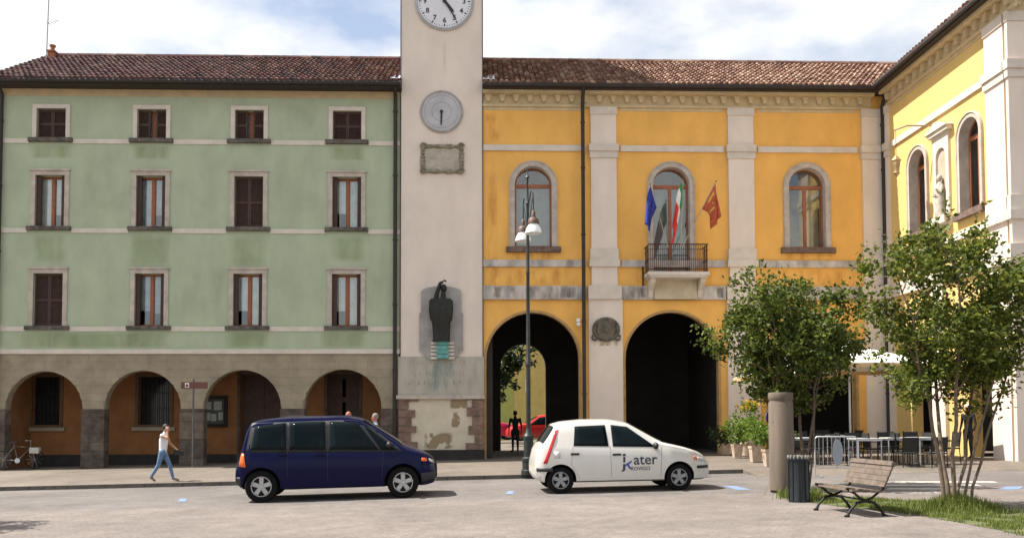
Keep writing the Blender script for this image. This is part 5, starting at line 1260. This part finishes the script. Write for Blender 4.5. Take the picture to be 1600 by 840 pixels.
glm = glass_mat('drinking_glass', (.9, .92, .92), .15)
pbq = onG(1309, 744); BR = thing('crowd_barrier', 'galvanised steel crowd barrier with a grey oval plate', 'barrier', (pbq.x, pbq.y, SLOPE * pbq.x), R(-4))
MB().tube([(-.55, 0, 0), (-.55, 0, .93), (-.50, 0, .99), (.44, 0, .99), (.49, 0, .93), (.49, 0, 0)], .019, 8).build('frame', ALU, BR, smooth=60)
MB().tube([(-.55, 0, .22), (.49, 0, .22)], .014, 6).build('lower_rail', ALU, BR)
for k in range(9): MB().tube([(-.45 + k * .104, 0, .22), (-.45 + k * .104, 0, .98)], .007, 5).build('bar', ALU, BR)
for x in (-.45, .40): MB().tube([(x, -.28, .012), (x, 0, .05), (x, .28, .012)], .014, 6).build('foot', ALU, BR)
b = MB(); b.lathe([(1, 0), (1, .01)], (0, 0, 0), 24, 'Y'); o = b.build('oval_plate', mat('grey_plate', (.30, .33, .37), .5, .15, 4, 0), BR); o.scale = (.13, 1, .33); o.location = (0, -.03, .60)

# ---------------------------------------------------------------- flags on the balcony
def flag(name, label, foot, tip, hoist, fly, mats, split, droop, seed, out=(0, 0), emblem=None):
    r_ = random.Random(seed); foot = Vector(foot); tip = Vector(tip); t = thing(name, label, 'flag', foot)
    MB().tube([(0, 0, 0), tip - foot], .016, 6).build('flagpole', mat('pale_wood_pole', (.42, .36, .28), .6, .15, 6, 0), t)
    MB().ball(tip - foot, .035, 8, 6).build('finial', mat('brass_finial', (.30, .18, .05), .4, .2, 6, 0, metal=.7), t)
    d = (tip - foot).normalized(); nu, nv = 24, 8; vs = []; b = MB()
    for i in range(nu + 1):
        u = i / nu
        for j in range(nv + 1):
            v = j / nv; p = (tip - foot) - d * (.06 + hoist * (1 - v))
            g_ = Vector((out[0] * u ** .8, out[1] * u ** .8, -fly * u * (.35 + .65 * u ** .3) * (1 - .15 * (1 - v))))
            squeeze = 1 - droop * min(1, u * 1.6); top = (tip - foot) - d * .06; p = top + (p - top) * squeeze
            fold = Vector((math.cos(v * 9 + u * 2) * .04, math.sin(v * 11 + u * 3 + seed) * .09, 0)) * min(1, u * 3)
            vs.append(p + g_ + fold)
    fs = []; mi = []
    b.add(vs, [])
    for i in range(nu):
        for j in range(nv):
            b.m = sum(1 for s_ in split if (i + .5) / nu > s_); b.f.append((i * (nv + 1) + j, (i + 1) * (nv + 1) + j, (i + 1) * (nv + 1) + j + 1, i * (nv + 1) + j + 1)); b.c.append(None); b.mi.append(b.m)
    o = b.build('cloth', mats, t, smooth=180, clean=False, base=(0, 0, 0)); md = o.modifiers.new('t', 'SOLIDIFY'); md.thickness = .004
    if emblem:
        for k, (i, j, w, h) in enumerate(emblem[1]):
            e_ = MB(); ids = [i * (nv + 1) + j, (i + h) * (nv + 1) + j, (i + h) * (nv + 1) + j + w, i * (nv + 1) + j + w]
            e_.add([vs[q_] + Vector((-.004, -.012, 0)) for q_ in ids], [(0, 1, 2, 3)]); e_.build(emblem[2], emblem[0], o, clean=False, base=(0, 0, 0))
    return t
FB = mat('blue_flag_cloth', (.02, .035, .26), .85, .15, 6, 0); FG = mat('green_flag_cloth', (.02, .22, .07), .85, .1, 6, 0); FW = mat('white_flag_cloth', (.75, .74, .70), .85, .05, 6, 0); FR = mat('red_flag_cloth', (.62, .04, .03), .85, .1, 6, 0); FO = mat('crimson_flag_cloth', (.48, .09, .04), .85, .2, 9, 0); GOLD = mat('gold_emblem', (.62, .36, .06), .7, .2, 10, 0)
yb = 30.66
def at(px, py, y): p = onY(px, py, y); return (p.x, p.y, p.z)
flag('blue_flag', 'blue flag drooping from a slanted pole on the balcony', at(1044, 386, yb), at(1016, 288, yb - .45), .80, 1.35, [FB], [], .3, 1, (-.22, -.1), (GOLD, [(9, 2, 1, 1), (11, 5, 1, 1), (14, 3, 1, 1)], 'gold_star'))
flag('tricolour_flag', 'green, white and red flag hanging from an upright pole on the balcony', at(1064, 386, yb), at(1067, 281, yb - .35), .85, 1.55, [FG, FW, FR], [.2, .52], -.25, 2, (-.42, -.35))
flag('red_gold_flag', 'red and gold regional flag on the pole slanting away from the balcony door', at(1066, 386, yb), at(1119, 283, yb - .45), 1.05, 1.3, [FO], [], .3, 3, (.12, -.2), (GOLD, [(3, 3, 3, 3), (8, 4, 2, 2), (12, 2, 2, 2), (16, 4, 2, 2), (20, 2, 3, 1)], 'gold_emblem'))

# ---------------------------------------------------------------- people
SKIN = mat('skin', (.42, .20, .12), .6, .06, 6, 0); SKIN_SHADE = mat('shaded_skin', (.40, .14, .09), .6, .06, 6, 0)  # second tone: skin with the shade on the faces put into its colour
def person(name, label, loc, rz, H, J, mats, hair=None, hairm=None, vox=.013, group=None, hat=None):
    """J: joints in units of body height; mats: skin, top, trousers, shoes; tops: sleeve flag"""
    t = thing(name, label, 'person', loc, rz, group)
    V = lambda k: Vector(J[k]) * H
    bones = []
    def bone(a, b_, r0, r1, m): bones.append((a if isinstance(a, Vector) else V(a), b_ if isinstance(b_, Vector) else V(b_), r0 * H, r1 * H, m))
    pel, che, nek, hea = V('pelvis'), V('chest'), V('neck'), V('head')
    bone('pelvis', 'chest', .066, .078, 1); bone('chest', 'neck', .070, .034, 1); bone('neck', 'head', .030, .034, 0)
    for s_ in ('L', 'R'):
        bone('pelvis', 'hip' + s_, .062, .058, 2); bone('hip' + s_, 'knee' + s_, .056, .036, 2); bone('knee' + s_, 'ankle' + s_, .036, .024, 2)
        bone('ankle' + s_, 'toe' + s_, .024, .019, 3)
        bone('chest', 'sh' + s_, .058, .036, 1); bone('sh' + s_, 'el' + s_, .030, .024, J.get('sleeve', 0)); bone('el' + s_, 'wr' + s_, .023, .016, J.get('sleeve2', 0))
        w, e = V('wr' + s_), V('el' + s_); d = (w - e).normalized(); sd_ = d.orthogonal().normalized(); bone(w, w + d * .042 * H, .017, .019, 0)
        pn_ = d.cross(sd_)
        for k in range(4):
            o_ = w + d * .045 * H + sd_ * (k - 1.5) * .011 * H; ln = (.040, .047, .044, .034)[k] * H; m_ = o_ + d * ln * .6; bone(o_, m_, .0062, .0058, 0); bone(m_, m_ + (d * .8 + pn_ * .6) * ln * .5, .0058, .0052, 0)
        o_ = w + d * .012 * H - sd_ * .015 * H; bone(o_, o_ + (d * .8 - sd_ * .7) * .035 * H, .0075, .006, 0)
    b = MB()
    for a, c, r0, r1, m in bones:
        b.tube([a.lerp(c, q) for q in (0, .33, .66, 1)], [r0 + (r1 - r0) * q for q in (0, .33, .66, 1)], 10); b.ball(a, r0, 10, 6); b.ball(c, r1, 10, 6)
    f = Vector(J.get('face', (1, 0, 0))).normalized(); sidev = Vector((-f.y, f.x, 0)).normalized()
    hc = hea + Vector((0, 0, .012 * H)); b.ball(hc, (.050 * H, .046 * H, .064 * H), 14, 10)
    b.ball(hc + f * .052 * H - Vector((0, 0, .008 * H)), .011 * H, 8, 6); b.ball(hc + f * .03 * H - Vector((0, 0, .045 * H)), .026 * H, 8, 6)
    for q in (-1, 1): b.ball(hc + sidev * q * .047 * H - Vector((0, 0, .006 * H)), (.009 * H, .006 * H, .016 * H), 8, 6)
    raw = b.build('body', mats, None); md = raw.modifiers.new('r', 'REMESH'); md.mode = 'VOXEL'; md.voxel_size = vox * H / 1.6; md.use_smooth_shade = True
    sm = raw.modifiers.new('s', 'SMOOTH'); sm.factor = .5; sm.iterations = 2
    dg = bpy.context.evaluated_depsgraph_get(); me = bpy.data.meshes.new_from_object(raw.evaluated_get(dg)); bpy.data.objects.remove(raw)
    me.materials.clear()
    for m in mats: me.materials.append(m)
    idx = []
    for p in me.polygons:
        c = p.center; best = 9; bm_ = 0
        for a, e, r0, r1, m in bones:
            ab = e - a; q = max(0, min(1, (c - a).dot(ab) / max(1e-9, ab.length_squared))); dist = (c - a - ab * q).length - (r0 + (r1 - r0) * q)
            if dist < best: best = dist; bm_ = m
        if (c - hc).length < .075 * H and c.z > nek.z + .02 * H: bm_ = 0
        idx.append(bm_)
    me.polygons.foreach_set('material_index', idx); me.polygons.foreach_set('use_smooth', [True] * len(idx))
    o = bpy.data.objects.new('body', me); COL.objects.link(o); o.parent = t
    for q in (-1, 1): MB().ball(hc + f * .046 * H + sidev * q * .018 * H + Vector((0, 0, .006 * H)), .006 * H, 6, 5).build('eye', BLACKP, t, base=(0, 0, 0))
    if hairm:
        h = MB(); back = -f
        h.ball(hc + back * .012 * H + Vector((0, 0, .016 * H)), (.056 * H, .052 * H, .058 * H), 14, 10)
        if hair == 'long': h.tube([hc + back * .03 * H, hc + back * .058 * H - Vector((0, 0, .05 * H)), hc + back * .055 * H - Vector((0, 0, .12 * H))], [.045 * H, .042 * H, .022 * H], 10)
        h.build('hair', hairm, t, smooth=180, base=(0, 0, 0))
    return t, V, hc
DENIM = mat('blue_denim', (.12, .20, .34), .85, .25, 9, .1); WTOP = mat('white_cotton', (.74, .73, .74), .85, .06, 8, .05); SHOE = mat('brown_shoe', (.20, .14, .10), .7, .2, 8, 0)
DARKC = mat('dark_cloth', (.018, .017, .018), .9, .3, 8, .1); BLUES = mat('pale_blue_shirt', (.36, .42, .55), .85, .1, 8, 0); HAIRD = mat('dark_hair', (.012, .009, .008), .6, .2, 30, .2); HAIRG = mat('grey_hair', (.20, .18, .17), .7, .2, 30, .2)
stand = {'pelvis': (0, 0, .53), 'chest': (0, 0, .72), 'neck': (.005, 0, .855), 'head': (.015, 0, .925), 'hipL': (0, .052, .50), 'hipR': (0, -.052, .50), 'kneeL': (.015, .058, .28), 'kneeR': (.01, -.058, .28), 'ankleL': (0, .06, .045), 'ankleR': (-.01, -.06, .045), 'toeL': (.085, .07, .02), 'toeR': (.075, -.07, .02),
         'shL': (0, .115, .80), 'shR': (0, -.115, .80), 'elL': (-.01, .15, .64), 'elR': (-.01, -.15, .64), 'wrL': (.04, .15, .50), 'wrR': (.04, -.15, .50), 'sleeve': 1, 'sleeve2': 1}
walk = dict(stand); walk.update({'pelvis': (0, 0, .535), 'chest': (.01, 0, .72), 'neck': (.03, 0, .85), 'head': (.055, 0, .92), 'hipL': (0, .05, .505), 'hipR': (0, -.05, .505), 'kneeL': (.10, .05, .29), 'ankleL': (.165, .05, .045), 'toeL': (.255, .05, .022), 'kneeR': (-.055, -.05, .29), 'ankleR': (-.185, -.05, .075), 'toeR': (-.115, -.05, .02),
         'shR': (.02, -.11, .80), 'elR': (.135, -.15, .755), 'wrR': (.105, -.10, .885), 'shL': (.02, .11, .80), 'elL': (.06, .16, .66), 'wrL': (.17, .15, .56), 'sleeve': 0, 'sleeve2': 0})
pw = onWalk(254, 751.5); HW = 1.66
W, V, hc = person('person', 'woman in white top and blue jeans walking with a phone at her ear', (pw.x, pw.y, gz(pw.x, pw.y)), 0, 1.56, walk, [SKIN, WTOP, DENIM, SHOE], 'short', HAIRD, .011)
b = MB(); w = V('wrL') + Vector((.05, 0, -.06)); b.rbox(tuple(w + Vector((.03, 0, -.04))), (.26, .09, .14), (0, .15, 0)); b.tube([w + Vector((-.06, 0, .0)), w + Vector((.0, 0, .09)), w + Vector((.08, 0, .02))], .008, 5)
bag = b.build('handbag', BLACKP, None, base=(0, 0, 0)); bag.location = W.location; tag(bag, 'small black handbag held by the walking woman', 'handbag')
ph = MB(); ph.rbox(tuple(V('wrR') + Vector((-.0, .03, .05))), (.02, .06, .12), (0, .2, .3)); pho = ph.build('phone', WHITEP, None, base=(0, 0, 0)); pho.location = W.location; tag(pho, 'pale mobile phone at the ear of the walking woman', 'phone')
q = onY(546, 640, 25.5); person('person', 'bald man in dark clothes standing before the arcade, behind the blue car', (q.x, 25.5, gz(q.x, 25.5)), R(-150), 1.80, stand, [SKIN_SHADE, DARKC, DARKC, DARKC], None, None, .02)
q = onY(587, 640, 25.2); st2 = dict(stand); person('person', 'man in pale blue shirt standing before the arcade beside the tower', (q.x, 25.2, gz(q.x, 25.2)), R(-170), 1.72, st2, [SKIN_SHADE, BLUES, DARKC, DARKC], 'short', HAIRG, .02)
q = onY(805, 640, 36.0); st3 = dict(stand); st3.update({'toeL': (.08, .11, .02)}); person('person', 'dark figure of a person walking through the passage arch', (q.x, 36.0, gz(q.x, 36) + .0), R(95), 1.74, st3, [SKIN_SHADE, DARKC, DARKC, DARKC], 'short', HAIRD, .02)
q = onY(1534, 668, 24.6); q2 = person('person', 'person in dark clothes with white hair by the wing doorway', (q.x, 25.3, gz(q.x, 25.3)), R(200), 1.62, stand, [SKIN, DARKC, DARKC, DARKC], 'short', mat('white_hair', (.70, .58, .55), .8, .1, 20, .1), .02)

# ---------------------------------------------------------------- bicycle leaning by the first pier
pk = onY(30, 715, 31.15); BK = thing('bicycle', 'old bicycle with pale basket leaning at the first arcade pier', 'bicycle', (pk.x, 31.15, gz(pk.x, 31.15)), R(8))
for x in (-.5, .52):
    b = MB(); b.tube([(x + .32 * math.cos(2 * math.pi * k / 24), 0, .335 + .32 * math.sin(2 * math.pi * k / 24)) for k in range(25)], .016, 6, False); wh_ = b.build('wheel', TYRE, BK)
    b = MB()
    for k in range(10): a = 2 * math.pi * k / 10; b.tube([(x, 0, .335), (x + .31 * math.cos(a), 0, .335 + .31 * math.sin(a))], .002, 3)
    b.build('spokes', ALU, wh_, clean=False)
b = MB()
for pts in ([(-.5, 0, .335), (-.05, 0, .30), (.38, 0, .78), (-.17, 0, .80), (-.05, 0, .30)], [(-.5, 0, .335), (-.17, 0, .80)], [(.38, 0, .78), (.52, 0, .335)], [(.38, 0, .78), (.36, 0, 1.0)], [(-.17, 0, .80), (-.19, 0, .93)]): b.tube(pts, .018, 6)
b.build('frame', mat('faded_frame_paint', (.10, .10, .10), .5, .2, 8, 0), BK); MB().rbox((-.2, 0, .95), (.26, .13, .05)).build('saddle', BLACKP, BK); MB().tube([(.30, -.26, 1.02), (.40, 0, 1.0), (.30, .26, 1.02)], .012, 6).build('handlebar', ALU, BK); MB().rbox((.52, 0, .66), (.3, .24, .2)).build('basket', mat('pale_wire_basket', (.45, .44, .40), .6, .2, 20, 0), BK)
MB().lathe([(.09, -.01), (.09, .01)], (-.05, -.03, .30), 14, 'Y').build('chainring', ALU, BK)
